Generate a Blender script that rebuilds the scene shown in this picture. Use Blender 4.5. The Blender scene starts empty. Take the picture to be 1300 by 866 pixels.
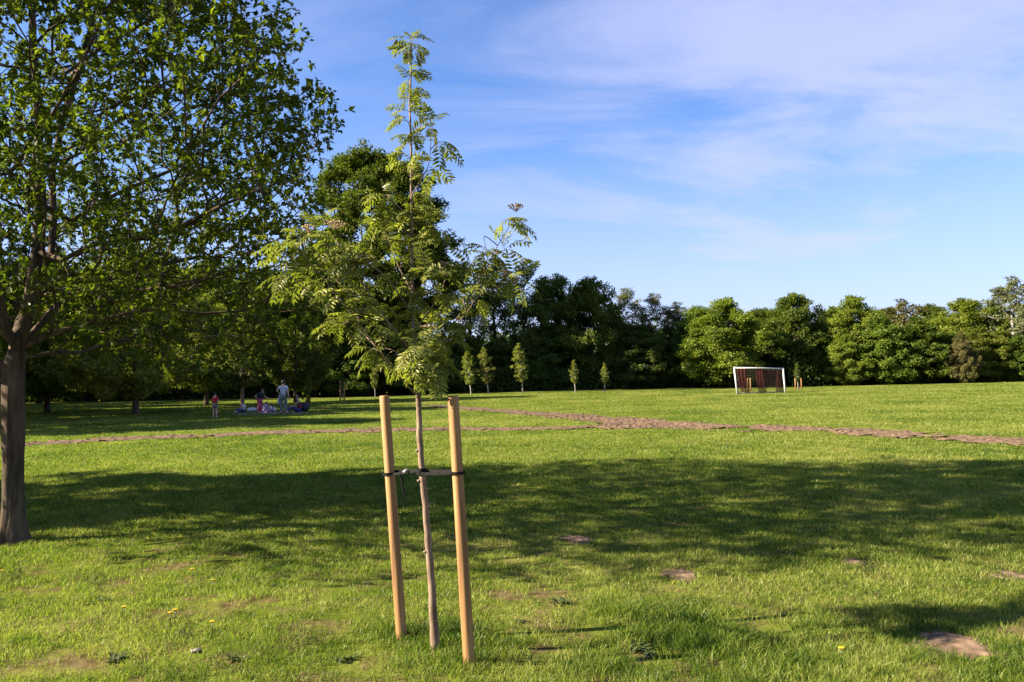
import bpy, math, random
import numpy as np
from mathutils import Vector, Matrix

C = bpy.context.scene.collection
scene = bpy.context.scene
R = math.radians

# ------------------------------------------------------------ camera
F = 1011.0; EYE = 1.6; PITCH = R(2.72); ROLL = R(1.3)
cam = bpy.data.objects.new('camera', bpy.data.cameras.new('camera')); C.objects.link(cam)
cam.data.lens = 28.0; cam.data.sensor_width = 36.0
cam.data.clip_start = 0.05; cam.data.clip_end = 6000
CM = Matrix.Rotation(R(90) + PITCH, 3, 'X') @ Matrix.Rotation(-ROLL, 3, 'Z')
cam.matrix_world = Matrix.Translation((0, 0, EYE)) @ CM.to_4x4()
scene.camera = cam
CMn = np.array(CM)

# ------------------------------------------------------------ sky and sun
SUN_EL = 29.0; SH = 8.0          # shadows run to the right and SH degrees away from the viewer
world = bpy.data.worlds.new('World'); scene.world = world; world.use_nodes = True
nt = world.node_tree; nt.nodes.clear()
def wn(t, **k):
    n = nt.nodes.new(t)
    for a, b in k.items(): setattr(n, a, b)
    return n
sky = wn('ShaderNodeTexSky', sky_type='NISHITA', sun_disc=False, sun_elevation=R(SUN_EL), sun_rotation=R(262), air_density=1.0, dust_density=0.5, ozone_density=2.2)
tc = wn('ShaderNodeTexCoord'); sep = wn('ShaderNodeSeparateXYZ'); nt.links.new(tc.outputs['Generated'], sep.inputs[0])
def wmath(op, a, b=None):
    n = wn('ShaderNodeMath', operation=op)
    for i, v in enumerate((a, b)):
        if v is None: continue
        if isinstance(v, (int, float)): n.inputs[i].default_value = v
        else: nt.links.new(v, n.inputs[i])
    return n.outputs[0]
zz = wmath('ADD', wmath('MAXIMUM', sep.outputs[2], 0.0), 0.16)
cx = wmath('DIVIDE', sep.outputs[0], zz); cy = wmath('DIVIDE', sep.outputs[1], zz)
comb = wn('ShaderNodeCombineXYZ'); nt.links.new(cx, comb.inputs[0]); nt.links.new(cy, comb.inputs[1])
mp = wn('ShaderNodeMapping'); mp.inputs['Rotation'].default_value = (0, 0, R(24)); mp.inputs['Scale'].default_value = (0.55, 1.15, 1); mp.inputs['Location'].default_value = (1.3, 0.2, 0)
nt.links.new(comb.outputs[0], mp.inputs[0])
n1 = wn('ShaderNodeTexNoise'); n1.inputs['Scale'].default_value = 1.6; n1.inputs['Detail'].default_value = 9; n1.inputs['Roughness'].default_value = 0.6; n1.inputs['Distortion'].default_value = 0.5
nt.links.new(mp.outputs[0], n1.inputs[0])
n2 = wn('ShaderNodeTexNoise'); n2.inputs['Scale'].default_value = 0.45; n2.inputs['Detail'].default_value = 3
nt.links.new(mp.outputs[0], n2.inputs[0])
cr = wn('ShaderNodeMapRange', interpolation_type='SMOOTHSTEP'); cr.inputs['From Min'].default_value = 0.44; cr.inputs['From Max'].default_value = 0.68
nt.links.new(wmath('ADD', wmath('MULTIPLY', n1.outputs[0], 0.7), wmath('MULTIPLY', n2.outputs[0], 0.42)), cr.inputs[0])
# the veil is thicker to the right (+x) of the view and low down
side = wn('ShaderNodeMapRange'); side.inputs['From Min'].default_value = -0.35; side.inputs['From Max'].default_value = 0.25; side.inputs['To Min'].default_value = 0.18; side.inputs['To Max'].default_value = 0.95
nt.links.new(sep.outputs[0], side.inputs[0])
low = wn('ShaderNodeMapRange'); low.inputs['From Min'].default_value = 0.0; low.inputs['From Max'].default_value = 0.30; low.inputs['To Min'].default_value = 0.85; low.inputs['To Max'].default_value = 0.0
nt.links.new(sep.outputs[2], low.inputs[0])
fac = wmath('MAXIMUM', wmath('MULTIPLY', wmath('MULTIPLY', cr.outputs[0], side.outputs[0]), 0.70), low.outputs[0])
tint = wn('ShaderNodeMix', data_type='RGBA', blend_type='MULTIPLY'); tint.inputs[0].default_value = 1.0
nt.links.new(sky.outputs[0], tint.inputs[6]); tint.inputs[7].default_value = (0.50, 0.68, 0.98, 1)
mixc = wn('ShaderNodeMix', data_type='RGBA'); nt.links.new(fac, mixc.inputs[0]); nt.links.new(tint.outputs[2], mixc.inputs[6]); mixc.inputs[7].default_value = (3.05, 3.15, 4.5, 1)
bg = wn('ShaderNodeBackground'); bg.inputs['Strength'].default_value = 0.05
nt.links.new(mixc.outputs[2], bg.inputs[0])
wo = wn('ShaderNodeOutputWorld'); nt.links.new(bg.outputs[0], wo.inputs[0])

sd = Vector((math.cos(R(SH)) * math.cos(R(SUN_EL)), math.sin(R(SH)) * math.cos(R(SUN_EL)), -math.sin(R(SUN_EL))))
sun = bpy.data.objects.new('sun', bpy.data.lights.new('sun', 'SUN')); C.objects.link(sun)
sun.data.energy = 5.0; sun.data.angle = R(0.55); sun.data.color = (1.0, 0.86, 0.66)
sun.rotation_euler = sd.to_track_quat('-Z', 'Y').to_euler(); sun.location = (-30, -5, 30)

scene.view_settings.view_transform = 'Standard'; scene.view_settings.look = 'None'
scene.view_settings.exposure = 2.34; scene.view_settings.gamma = 1.0; scene.view_settings.use_curve_mapping = False
scene.render.engine = 'CYCLES'
scene.cycles.max_bounces = 6; scene.cycles.transparent_max_bounces = 8; scene.cycles.diffuse_bounces = 3

# ------------------------------------------------------------ terrain function and photo-to-place helpers
def sstep(a, b, x):
    t = np.clip((x - a) / (b - a), 0, 1); return t * t * (3 - 2 * t)
def gz(x, y):
    x = np.asarray(x, float); y = np.asarray(y, float)
    d = np.hypot(x, y)
    z = 0.2 * sstep(30, 85, d)
    near = 1 - sstep(18, 40, d)
    z = z + near * (0.018 * np.sin(x * 1.3 + 0.7 * y) + 0.014 * np.sin(2.1 * y - 0.8 * x + 1.3) + 0.01 * np.sin(3.7 * x + 2.2) * np.sin(3.1 * y))
    z = z + 0.05 * sstep(20, 40, d) * np.sin(x * 0.13 + 1) * np.sin(y * 0.1)
    return z
def ray(px, py):
    v = CMn @ np.array([(px - 650) / F, -(py - 433) / F, -1.0]); return v
def at(px, py, y):                       # the point at depth y
    v = ray(px, py); t = y / v[1]; return Vector((v[0] * t, y, EYE + v[2] * t))
def ground_at(px, py):
    v = ray(px, py); lo, hi = 0.5, 400.0
    for _ in range(50):
        m = (lo + hi) / 2
        if EYE + v[2] * m > float(gz(v[0] * m, v[1] * m)): lo = m
        else: hi = m
    return Vector((v[0] * lo, v[1] * lo, float(gz(v[0] * lo, v[1] * lo))))
def on_ground(px, d):                    # the ground point at depth d in the column px (taken near the horizon)
    v = ray(px, 495); t = d / v[1]; x = v[0] * t
    return Vector((x, d, float(gz(x, d))))
def height_at(px, ytop, d):
    return at(px, ytop, d).z

# ------------------------------------------------------------ object helpers
def tagp(o, label=None, cat=None, group=None, kind=None):
    if label: o['label'] = label
    if cat: o['category'] = cat
    if group: o['group'] = group
    if kind: o['kind'] = kind
    return o
def thing(name, label, cat, loc=(0, 0, 0), rz=0, group=None):
    o = bpy.data.objects.new(name, None); C.objects.link(o); o.location = loc; o.rotation_euler = (0, 0, rz)
    o.empty_display_size = 0.2
    return tagp(o, label, cat, group)
def np_mesh(name, V, loops, totals, mat, parent=None, smooth=False, tone=None):
    me = bpy.data.meshes.new(name)
    V = np.ascontiguousarray(V, dtype=np.float32); loops = np.ascontiguousarray(loops, dtype=np.int32); totals = np.asarray(totals, dtype=np.int32)
    me.vertices.add(len(V)); me.vertices.foreach_set('co', V.ravel())
    me.loops.add(len(loops)); me.loops.foreach_set('vertex_index', loops)
    me.polygons.add(len(totals))
    st = np.concatenate([[0], np.cumsum(totals)[:-1]]).astype(np.int32)
    me.polygons.foreach_set('loop_start', st); me.polygons.foreach_set('loop_total', totals)
    me.polygons.foreach_set('use_smooth', np.full(len(totals), smooth))
    if tone is not None:
        a = me.attributes.new('tone', 'FLOAT', 'POINT'); a.data.foreach_set('value', np.ascontiguousarray(tone, dtype=np.float32))
    me.materials.append(mat); me.update(calc_edges=True)
    o = bpy.data.objects.new(name, me); C.objects.link(o)
    if parent is not None: o.parent = parent
    return o
class MB:
    """collects shapes into one mesh"""
    def __init__(s): s.v = []; s.l = []; s.t = []; s.n = 0
    def add(s, V, faces):
        V = np.asarray(V, float)
        for f in faces: s.l += [i + s.n for i in f]; s.t.append(len(f))
        s.v.append(V); s.n += len(V)
    def tube(s, pts, rad, k=8, cap=True):
        P = np.array([list(p) for p in pts], float); n = len(P)
        rad = np.full(n, rad) if np.isscalar(rad) else np.asarray(rad, float)
        T = np.gradient(P, axis=0) if n > 1 else P; T /= np.linalg.norm(T, axis=1, keepdims=True) + 1e-9
        a = np.array([0, 0, 1.]) if abs(T[0][2]) < .9 else np.array([1., 0, 0])
        u = np.cross(T[0], a); u /= np.linalg.norm(u)
        th = np.linspace(0, 2 * np.pi, k, endpoint=False); V = []
        for i in range(n):
            u = u - T[i] * np.dot(u, T[i]); u /= np.linalg.norm(u) + 1e-9; w = np.cross(T[i], u)
            V.append(P[i] + rad[i] * (np.cos(th)[:, None] * u + np.sin(th)[:, None] * w))
        V = np.vstack(V); fs = []
        for i in range(n - 1):
            for j in range(k):
                fs.append((i * k + j, i * k + (j + 1) % k, (i + 1) * k + (j + 1) % k, (i + 1) * k + j))
        if cap:
            fs.append(tuple(range(k - 1, -1, -1))); fs.append(tuple((n - 1) * k + j for j in range(k)))
        s.add(V, fs); return s
    def ball(s, c, r, seg=10, rings=7, jit=0, seed=0):
        rng = np.random.default_rng(seed); r = np.array(r if hasattr(r, '__len__') else (r, r, r), float); V = [[0, 0, 1]]
        for i in range(1, rings):
            ph = math.pi * i / rings
            for j in range(seg):
                t = 2 * math.pi * j / seg; V.append([math.sin(ph) * math.cos(t), math.sin(ph) * math.sin(t), math.cos(ph)])
        V.append([0, 0, -1]); V = np.array(V)
        if jit: V *= 1 + jit * rng.normal(size=(len(V), 1))
        fs = [(0, 1 + j, 1 + (j + 1) % seg) for j in range(seg)]
        for i in range(rings - 2):
            a = 1 + i * seg; b = a + seg
            fs += [(a + j, b + j, b + (j + 1) % seg, a + (j + 1) % seg) for j in range(seg)]
        a = 1 + (rings - 2) * seg; e = len(V) - 1
        fs += [(a + j, e, a + (j + 1) % seg) for j in range(seg)]
        s.add(V * r + np.array(list(c)), fs); return s
    def quadgrid(s, G):
        G = np.asarray(G, float); a, b = G.shape[:2]
        fs = [(i * b + j, i * b + j + 1, (i + 1) * b + j + 1, (i + 1) * b + j) for i in range(a - 1) for j in range(b - 1)]
        s.add(G.reshape(-1, 3), fs); return s
    def build(s, name, mat, parent=None, smooth=True):
        return np_mesh(name, np.vstack(s.v), s.l, s.t, mat, parent, smooth)

# ------------------------------------------------------------ materials
def new_mat(name):
    m = bpy.data.materials.new(name); m.use_nodes = True; m.node_tree.nodes.clear(); return m, m.node_tree
def link(t, a, b): t.links.new(a, b)
def ramp(t, fac, stops):
    r = t.nodes.new('ShaderNodeValToRGB'); e = r.color_ramp.elements
    while len(e) < len(stops): e.new(0.5)
    for el, (p, c) in zip(e, stops): el.position = p; el.color = (*c, 1)
    link(t, fac, r.inputs[0]); return r.outputs[0]
def noise(t, scale, detail=4, rough=0.5, vec=None, dist=0):
    n = t.nodes.new('ShaderNodeTexNoise'); n.inputs['Scale'].default_value = scale; n.inputs['Detail'].default_value = detail; n.inputs['Roughness'].default_value = rough; n.inputs['Distortion'].default_value = dist
    if vec is not None: link(t, vec, n.inputs[0])
    return n.outputs[0]
def coords(t, kind='Object', scale=None):
    c = t.nodes.new('ShaderNodeTexCoord').outputs[kind]
    if scale:
        m = t.nodes.new('ShaderNodeMapping'); m.inputs['Scale'].default_value = scale; link(t, c, m.inputs[0]); return m.outputs[0]
    return c
def mixcol(t, fac, a, b, blend='MIX'):
    m = t.nodes.new('ShaderNodeMix'); m.data_type = 'RGBA'; m.blend_type = blend
    for i, v in ((0, fac), (6, a), (7, b)):
        if isinstance(v, (int, float)): m.inputs[i].default_value = v
        elif isinstance(v, tuple): m.inputs[i].default_value = (*v, 1)
        else: link(t, v, m.inputs[i])
    return m.outputs[2]
def leaf_mat(name, dark, light, trans=0.35, tcol=(1.1, 1.35, 0.45), gloss=0.012, rnd=0.2, rough=0.5):
    dark = tuple(v * .60 for v in dark); light = tuple(v * .60 for v in light)
    m, t = new_mat(name)
    a = t.nodes.new('ShaderNodeAttribute'); a.attribute_name = 'tone'
    col = ramp(t, a.outputs['Fac'], [(0.0, dark), (1.0, light)])
    oi = t.nodes.new('ShaderNodeObjectInfo')
    h = t.nodes.new('ShaderNodeHueSaturation')
    mr = t.nodes.new('ShaderNodeMapRange'); mr.inputs['To Min'].default_value = 1 - rnd; mr.inputs['To Max'].default_value = 1 + rnd
    link(t, oi.outputs['Random'], mr.inputs[0]); link(t, mr.outputs[0], h.inputs['Value']); link(t, col, h.inputs['Color'])
    mh = t.nodes.new('ShaderNodeMapRange'); mh.inputs['To Min'].default_value = 0.482; mh.inputs['To Max'].default_value = 0.505
    link(t, oi.outputs['Random'], mh.inputs[0]); link(t, mh.outputs[0], h.inputs['Hue'])
    d = t.nodes.new('ShaderNodeBsdfDiffuse'); link(t, h.outputs[0], d.inputs[0])
    tr = t.nodes.new('ShaderNodeBsdfTranslucent'); link(t, mixcol(t, 1.0, h.outputs[0], tcol, 'MULTIPLY'), tr.inputs[0])
    mx = t.nodes.new('ShaderNodeMixShader'); mx.inputs[0].default_value = trans; link(t, d.outputs[0], mx.inputs[1]); link(t, tr.outputs[0], mx.inputs[2])
    g = t.nodes.new('ShaderNodeBsdfGlossy'); g.inputs['Roughness'].default_value = rough; g.inputs[0].default_value = (0.9, 0.95, 0.9, 1)
    m2 = t.nodes.new('ShaderNodeMixShader'); m2.inputs[0].default_value = gloss; link(t, mx.outputs[0], m2.inputs[1]); link(t, g.outputs[0], m2.inputs[2])
    o = t.nodes.new('ShaderNodeOutputMaterial'); link(t, m2.outputs[0], o.inputs[0]); return m
def surf_mat(name, c1, c2, scale=6, vscale=(1, 1, 1), rough=0.85, bump=0.3, bd=0.02, detail=5, spec=0.3, lo=0.35, hi=0.65):
    m, t = new_mat(name); v = coords(t, 'Object', vscale); c1 = tuple(x * .54 for x in c1); c2 = tuple(x * .54 for x in c2)
    n = noise(t, scale, detail, 0.6, v); col = ramp(t, n, [(lo, c1), (hi, c2)])
    b = t.nodes.new('ShaderNodeBump'); b.inputs['Strength'].default_value = bump; b.inputs['Distance'].default_value = bd; link(t, n, b.inputs['Height'])
    p = t.nodes.new('ShaderNodeBsdfPrincipled'); p.inputs['Roughness'].default_value = rough; p.inputs['Specular IOR Level'].default_value = spec
    link(t, col, p.inputs['Base Color']); link(t, b.outputs[0], p.inputs['Normal'])
    o = t.nodes.new('ShaderNodeOutputMaterial'); link(t, p.outputs[0], o.inputs[0]); return m

GR_D = (0.015, 0.044, 0.004); GR_M = (0.106, 0.149, 0.018); GR_Y = (0.255, 0.256, 0.068)
def grass_colour(t, tone=None):
    geo = t.nodes.new('ShaderNodeNewGeometry').outputs['Position']
    big = noise(t, 0.22, 3, 0.5, geo); mid = noise(t, 1.7, 4, 0.6, geo); fine = noise(t, 9.0, 3, 0.6, geo)
    def mul(a, k, b=0.0):
        n = t.nodes.new('ShaderNodeMath'); n.operation = 'MULTIPLY_ADD'; link(t, a, n.inputs[0]); n.inputs[1].default_value = k
        if isinstance(b, float): n.inputs[2].default_value = b
        else: link(t, b, n.inputs[2])
        return n.outputs[0]
    s = mul(big, 0.8, mul(mid, 0.55, mul(fine, 0.25, -0.32)))
    if tone is not None: s = mul(tone, 0.62, mul(s, 0.75, -0.20))
    return ramp(t, s, [(0.12, GR_D), (0.45, GR_M), (0.85, GR_Y)]), fine

# blades
m_grass, t = new_mat('grass_blade')
a = t.nodes.new('ShaderNodeAttribute'); a.attribute_name = 'tone'
gc, _ = grass_colour(t, a.outputs['Fac'])
d = t.nodes.new('ShaderNodeBsdfDiffuse'); link(t, gc, d.inputs[0])
tr = t.nodes.new('ShaderNodeBsdfTranslucent'); link(t, mixcol(t, 1.0, gc, (1.3, 1.55, 0.6), 'MULTIPLY'), tr.inputs[0])
mx = t.nodes.new('ShaderNodeMixShader'); mx.inputs[0].default_value = 0.42; link(t, d.outputs[0], mx.inputs[1]); link(t, tr.outputs[0], mx.inputs[2])
g = t.nodes.new('ShaderNodeBsdfGlossy'); g.inputs['Roughness'].default_value = 0.45
m2 = t.nodes.new('ShaderNodeMixShader'); m2.inputs[0].default_value = 0.012; link(t, mx.outputs[0], m2.inputs[1]); link(t, g.outputs[0], m2.inputs[2])
o = t.nodes.new('ShaderNodeOutputMaterial'); link(t, m2.outputs[0], o.inputs[0])
# ground sheet: soil and short turf
m_ground, t = new_mat('turf')
gc, fine = grass_colour(t)
geo = t.nodes.new('ShaderNodeNewGeometry').outputs['Position']
soiln = noise(t, 2.6, 6, 0.65, geo)
soilf = ramp(t, soiln, [(0.47, (0, 0, 0)), (0.58, (1, 1, 1))])
soil = ramp(t, noise(t, 14, 5, 0.6, geo), [(0.3, (0.04, 0.028, 0.014)), (0.7, (0.135, 0.10, 0.05))])
ln = t.nodes.new('ShaderNodeVectorMath'); ln.operation = 'LENGTH'; link(t, geo, ln.inputs[0])
fd = t.nodes.new('ShaderNodeMapRange'); fd.inputs['From Min'].default_value = 7; fd.inputs['From Max'].default_value = 16; fd.inputs['To Min'].default_value = 0.9; fd.inputs['To Max'].default_value = 0.04
link(t, ln.outputs['Value'], fd.inputs[0])
mm = t.nodes.new('ShaderNodeMath'); mm.operation = 'MULTIPLY'; link(t, soilf, mm.inputs[0]); link(t, fd.outputs[0], mm.inputs[1])
gc = mixcol(t, 1.0, gc, (0.74, 0.66, 0.8), 'MULTIPLY')
col = mixcol(t, mm.outputs[0], gc, soil)
b = t.nodes.new('ShaderNodeBump'); b.inputs['Strength'].default_value = 0.6; b.inputs['Distance'].default_value = 0.06; link(t, noise(t, 7, 6, 0.7, geo), b.inputs['Height'])
d = t.nodes.new('ShaderNodeBsdfDiffuse'); link(t, col, d.inputs[0]); link(t, b.outputs[0], d.inputs['Normal'])
o = t.nodes.new('ShaderNodeOutputMaterial'); link(t, d.outputs[0], o.inputs[0])

m_soil = surf_mat('churned_soil', (0.10, 0.062, 0.036), (0.33, 0.22, 0.14), 7, rough=1.0, bump=0.5, bd=0.03, detail=8, spec=0.1)
m_patch = surf_mat('bare_soil', (0.11, 0.072, 0.045), (0.33, 0.225, 0.15), 14, rough=1.0, bump=0.6, bd=0.01, detail=8, spec=0.1)
m_bark = surf_mat('oak_bark', (0.05, 0.036, 0.024), (0.20, 0.145, 0.095), 9, (1, 1, 0.22), 0.95, 1.0, 0.03, 8, 0.15)
m_barkdark = surf_mat('dark_bark', (0.04, 0.032, 0.024), (0.11, 0.085, 0.06), 5, (1, 1, 0.25), 0.95, 0.6, 0.05, 5, 0.1)
m_barkyoung = surf_mat('young_bark', (0.16, 0.10, 0.065), (0.40, 0.29, 0.20), 16, (1, 1, 0.35), 0.8, 0.5, 0.004, 6, 0.25)
m_birch = surf_mat('birch_bark', (0.30, 0.27, 0.23), (0.62, 0.58, 0.50), 5, (1, 1, 0.6), 0.8, 0.2, 0.01)
m_net = None
def wood_mat():
    m, t = new_mat('stake_wood'); v = coords(t, 'Object', (26, 26, 0.9))
    n = noise(t, 1.0, 6, 0.55, v, 0.3); col = ramp(t, n, [(0.30, (0.07, 0.030, 0.010)), (0.42, (0.19, 0.088, 0.024)), (0.55, (0.26, 0.135, 0.042)), (0.70, (0.33, 0.195, 0.078))])
    v2 = coords(t, 'Object', (1, 1, 0.6)); kn = ramp(t, noise(t, 9, 2, 0.4, v2), [(0.68, (1, 1, 1)), (0.76, (0.55, 0.42, 0.34))])
    col = mixcol(t, 1.0, col, kn, 'MULTIPLY')
    b = t.nodes.new('ShaderNodeBump'); b.inputs['Strength'].default_value = 0.35; b.inputs['Distance'].default_value = 0.004; link(t, n, b.inputs['Height'])
    p = t.nodes.new('ShaderNodeBsdfPrincipled'); p.inputs['Roughness'].default_value = 0.7; link(t, col, p.inputs['Base Color']); link(t, b.outputs[0], p.inputs['Normal'])
    o = t.nodes.new('ShaderNodeOutputMaterial'); link(t, p.outputs[0], o.inputs[0]); return m
m_stake = wood_mat()
def plain(name, c, rough=0.7, k=0.15, sc=8):
    return surf_mat(name, tuple(x * (1 - k) for x in c), tuple(min(1, x * (1 + k)) for x in c), sc, rough=rough, bump=0.1, bd=0.005)
m_rubber = surf_mat('black_rubber', (0.012, 0.012, 0.013), (0.03, 0.029, 0.03), 30, rough=0.9, bump=0.3, bd=0.002, spec=0.08)
m_white = plain('white_metal', (0.80, 0.80, 0.80), 0.4, 0.03)
L_oak = leaf_mat('oak_leaf', (0.050, 0.095, 0.012), (0.24, 0.30, 0.028), 0.50, gloss=0.015)
L_rowan = leaf_mat('rowan_leaf', (0.125, 0.155, 0.026), (0.40, 0.43, 0.10), 0.42, gloss=0.012, rnd=0.05, rough=0.35)
L_dark = leaf_mat('wood_leaf_dark', (0.062, 0.105, 0.018), (0.170, 0.245, 0.042), 0.42)
L_mid = leaf_mat('wood_leaf_green', (0.055, 0.095, 0.010), (0.19, 0.25, 0.024), 0.40)
L_bright = leaf_mat('wood_leaf_bright', (0.085, 0.130, 0.012), (0.28, 0.34, 0.035), 0.42)
L_yel = leaf_mat('wood_leaf_yellow', (0.090, 0.115, 0.016), (0.26, 0.27, 0.05), 0.38)
L_birch = leaf_mat('birch_leaf', (0.15, 0.18, 0.03), (0.40, 0.42, 0.08), 0.45)
L_brown = leaf_mat('wood_leaf_brown', (0.10, 0.10, 0.028), (0.26, 0.255, 0.07), 0.3)
L_pale = leaf_mat('wood_leaf_pale', (0.110, 0.130, 0.050), (0.240, 0.260, 0.120), 0.35)
L_weed = leaf_mat('weed_leaf', (0.05, 0.075, 0.012), (0.11, 0.145, 0.025), 0.3, gloss=0.05, rnd=0.1)

# ------------------------------------------------------------ ground sheet
def sp(lo, hi, n, k): u = np.linspace(math.asinh(lo * k), math.asinh(hi * k), n); return np.sinh(u) / k
gx = sp(-2500, 2500, 420, 0.25); gy = sp(-2500, 3500, 420, 0.25)
GX, GY = np.meshgrid(gx, gy, indexing='xy')
G = np.stack([GX, GY, gz(GX, GY) - 0.002], -1)
nr, ncol = G.shape[:2]; idx = np.arange(nr * ncol).reshape(nr, ncol)
q = np.stack([idx[:-1, :-1], idx[:-1, 1:], idx[1:, 1:], idx[1:, :-1]], -1).reshape(-1, 4)
tagp(np_mesh('ground', G.reshape(-1, 3), q.ravel(), np.full(len(q), 4), m_ground, smooth=True), 'mown grass field with thin turf and bare specks', 'ground', kind='structure')

# ------------------------------------------------------------ dirt track
def value_noise(x, y, s, seed):
    rng = np.random.default_rng(seed); T = rng.random((256, 256)); x = np.asarray(x) * s + 1000; y = np.asarray(y) * s + 1000
    xi = np.floor(x).astype(int); yi = np.floor(y).astype(int); fx = x - xi; fy = y - yi; fx = fx * fx * (3 - 2 * fx); fy = fy * fy * (3 - 2 * fy)
    g = lambda a, b: T[a % 256, b % 256]
    return (g(xi, yi) * (1 - fx) + g(xi + 1, yi) * fx) * (1 - fy) + (g(xi, yi + 1) * (1 - fx) + g(xi + 1, yi + 1) * fx) * fy
def seg_dist(X, Y, pts, ws):
    best = np.full(np.shape(X), 1e9)
    for (a, b, wa, wb) in zip(pts[:-1], pts[1:], ws[:-1], ws[1:]):
        dx, dy = b[0] - a[0], b[1] - a[1]; L2 = dx * dx + dy * dy
        tt = np.clip(((X - a[0]) * dx + (Y - a[1]) * dy) / L2, 0, 1)
        dd = np.hypot(X - a[0] - tt * dx, Y - a[1] - tt * dy) - (wa + (wb - wa) * tt)
        best = np.minimum(best, dd)
    return best
main_px = [(-250, 580), (40, 564), (150, 557.5), (300, 551), (450, 547.5), (600, 545), (720, 543.5), (820, 541), (900, 542), (1000, 545), (1100, 550), (1200, 556), (1300, 562), (1500, 576)]
main_w = [.95, .95, .95, .95, .9, .9, 1.0, 1.4, 1.1, .8, .72, .68, .68, .7]
br_px = [(500, 512), (590, 518), (650, 523), (700, 527), (780, 534), (850, 540)]
br_w = [0.5, .8, .9, .9, 1.1, 1.3]
mainp = [ground_at(*p) for p in main_px]; brp = [ground_at(*p) for p in br_px]
def track_sd(X, Y):
    s = np.minimum(seg_dist(X, Y, mainp, main_w), seg_dist(X, Y, brp, br_w))
    return s + 0.9 * (value_noise(X, Y, 0.9, 1) - 0.5) + 0.8 * (value_noise(X, Y, 3.1, 2) - 0.5) + 0.4 * (value_noise(X, Y, 7, 22) - 0.5)
xs = np.arange(-42, 34, 0.09); ys = np.arange(14, 52, 0.09); X, Y = np.meshgrid(xs, ys, indexing='xy')
SD = track_sd(X, Y)
n5 = value_noise(X, Y, 5.0, 3); n9 = value_noise(X, Y, 9.0, 4); n2_ = value_noise(X, Y, 1.6, 5)
Z = gz(X, Y) + 0.006 + np.clip(-SD * 4, 0, 1) * (0.016 * n5 ** 2 + 0.012 * n9 + 0.022 * np.random.default_rng(4).random(X.shape) + 0.16 * np.clip(value_noise(X, Y, 11, 44) - .72, 0, 1))
hole = (SD + 1.1 * (value_noise(X, Y, 5.5, 7) * .6 + value_noise(X, Y, 10, 8) * .5 - .62) > 0) & (SD > -.9)
keep = (SD < 0) & ~hole
idx = np.arange(X.size).reshape(X.shape)
kq = keep[:-1, :-1] & keep[:-1, 1:] & keep[1:, 1:] & keep[1:, :-1]
q = np.stack([idx[:-1, :-1], idx[:-1, 1:], idx[1:, 1:], idx[1:, :-1]], -1)[kq]
used = np.unique(q); remap = np.full(X.size, -1); remap[used] = np.arange(len(used))
tagp(np_mesh('dirt_track', np.stack([X, Y, Z], -1).reshape(-1, 3)[used], remap[q].ravel(), np.full(len(q), 4), m_soil, smooth=False), 'churned brown soil track curving across the field with a branch', 'track', kind='structure')

# ------------------------------------------------------------ bare patches
patches = [(1208, 819, 38, 'pinkish bare soil patch in the grass by the young tree shadow, the largest bare patch'), (1290, 732, 24, 'bare brown soil patch cut by the right edge of the photo'),
           (864, 730, 23, 'flat brown soil patch at the near edge of the big shadow'), (732, 685, 22, 'dark soil patch inside the big tree shadow'), (1083, 713, 13, 'tiny pale soil patch in the sunlit grass on the right')]
pspec = []
for (px, py, hw, lab) in patches:
    c = ground_at(px, py); r = (1.0 if hw > 30 else .85) * hw / F * c.y; pspec.append((c.x, c.y, r))
    rng = random.Random(px); mb = MB(); k = 40; ang = [2 * math.pi * i / k for i in range(k)]
    rr = [1 + 0.20 * math.sin(2 * a_ + px) + 0.14 * math.sin(3 * a_ + 2 * px) + 0.10 * math.sin(7 * a_) + rng.uniform(-.14, .14) for a_ in ang]
    V = [[0, 0, 0.012]]; fs = []
    rings = [0.25, 0.5, 0.75, 0.9, 1.0, 1.12]; hs = [0.013, 0.010, 0.009, 0.006, 0.003, -0.02]
    for ri, h in zip(rings, hs):
        for a_, q_ in zip(ang, rr):
            x, y = math.cos(a_) * r * ri * q_, math.sin(a_) * r * ri * q_ * 1.5
            V.append([x, y, float(gz(c.x + x, c.y + y)) - c.z + h + rng.uniform(-.004, .004)])
    fs += [(0, 1 + j, 1 + (j + 1) % k) for j in range(k)]
    for i in range(len(rings) - 1):
        a0 = 1 + i * k; fs += [(a0 + j, a0 + k + j, a0 + k + (j + 1) % k, a0 + (j + 1) % k) for j in range(k)]
    mb.add(V, fs); o = mb.build('soil_patch', m_patch); o.location = c
    tagp(o, lab, 'soil patch', 'bare soil patches in the grass')

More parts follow.
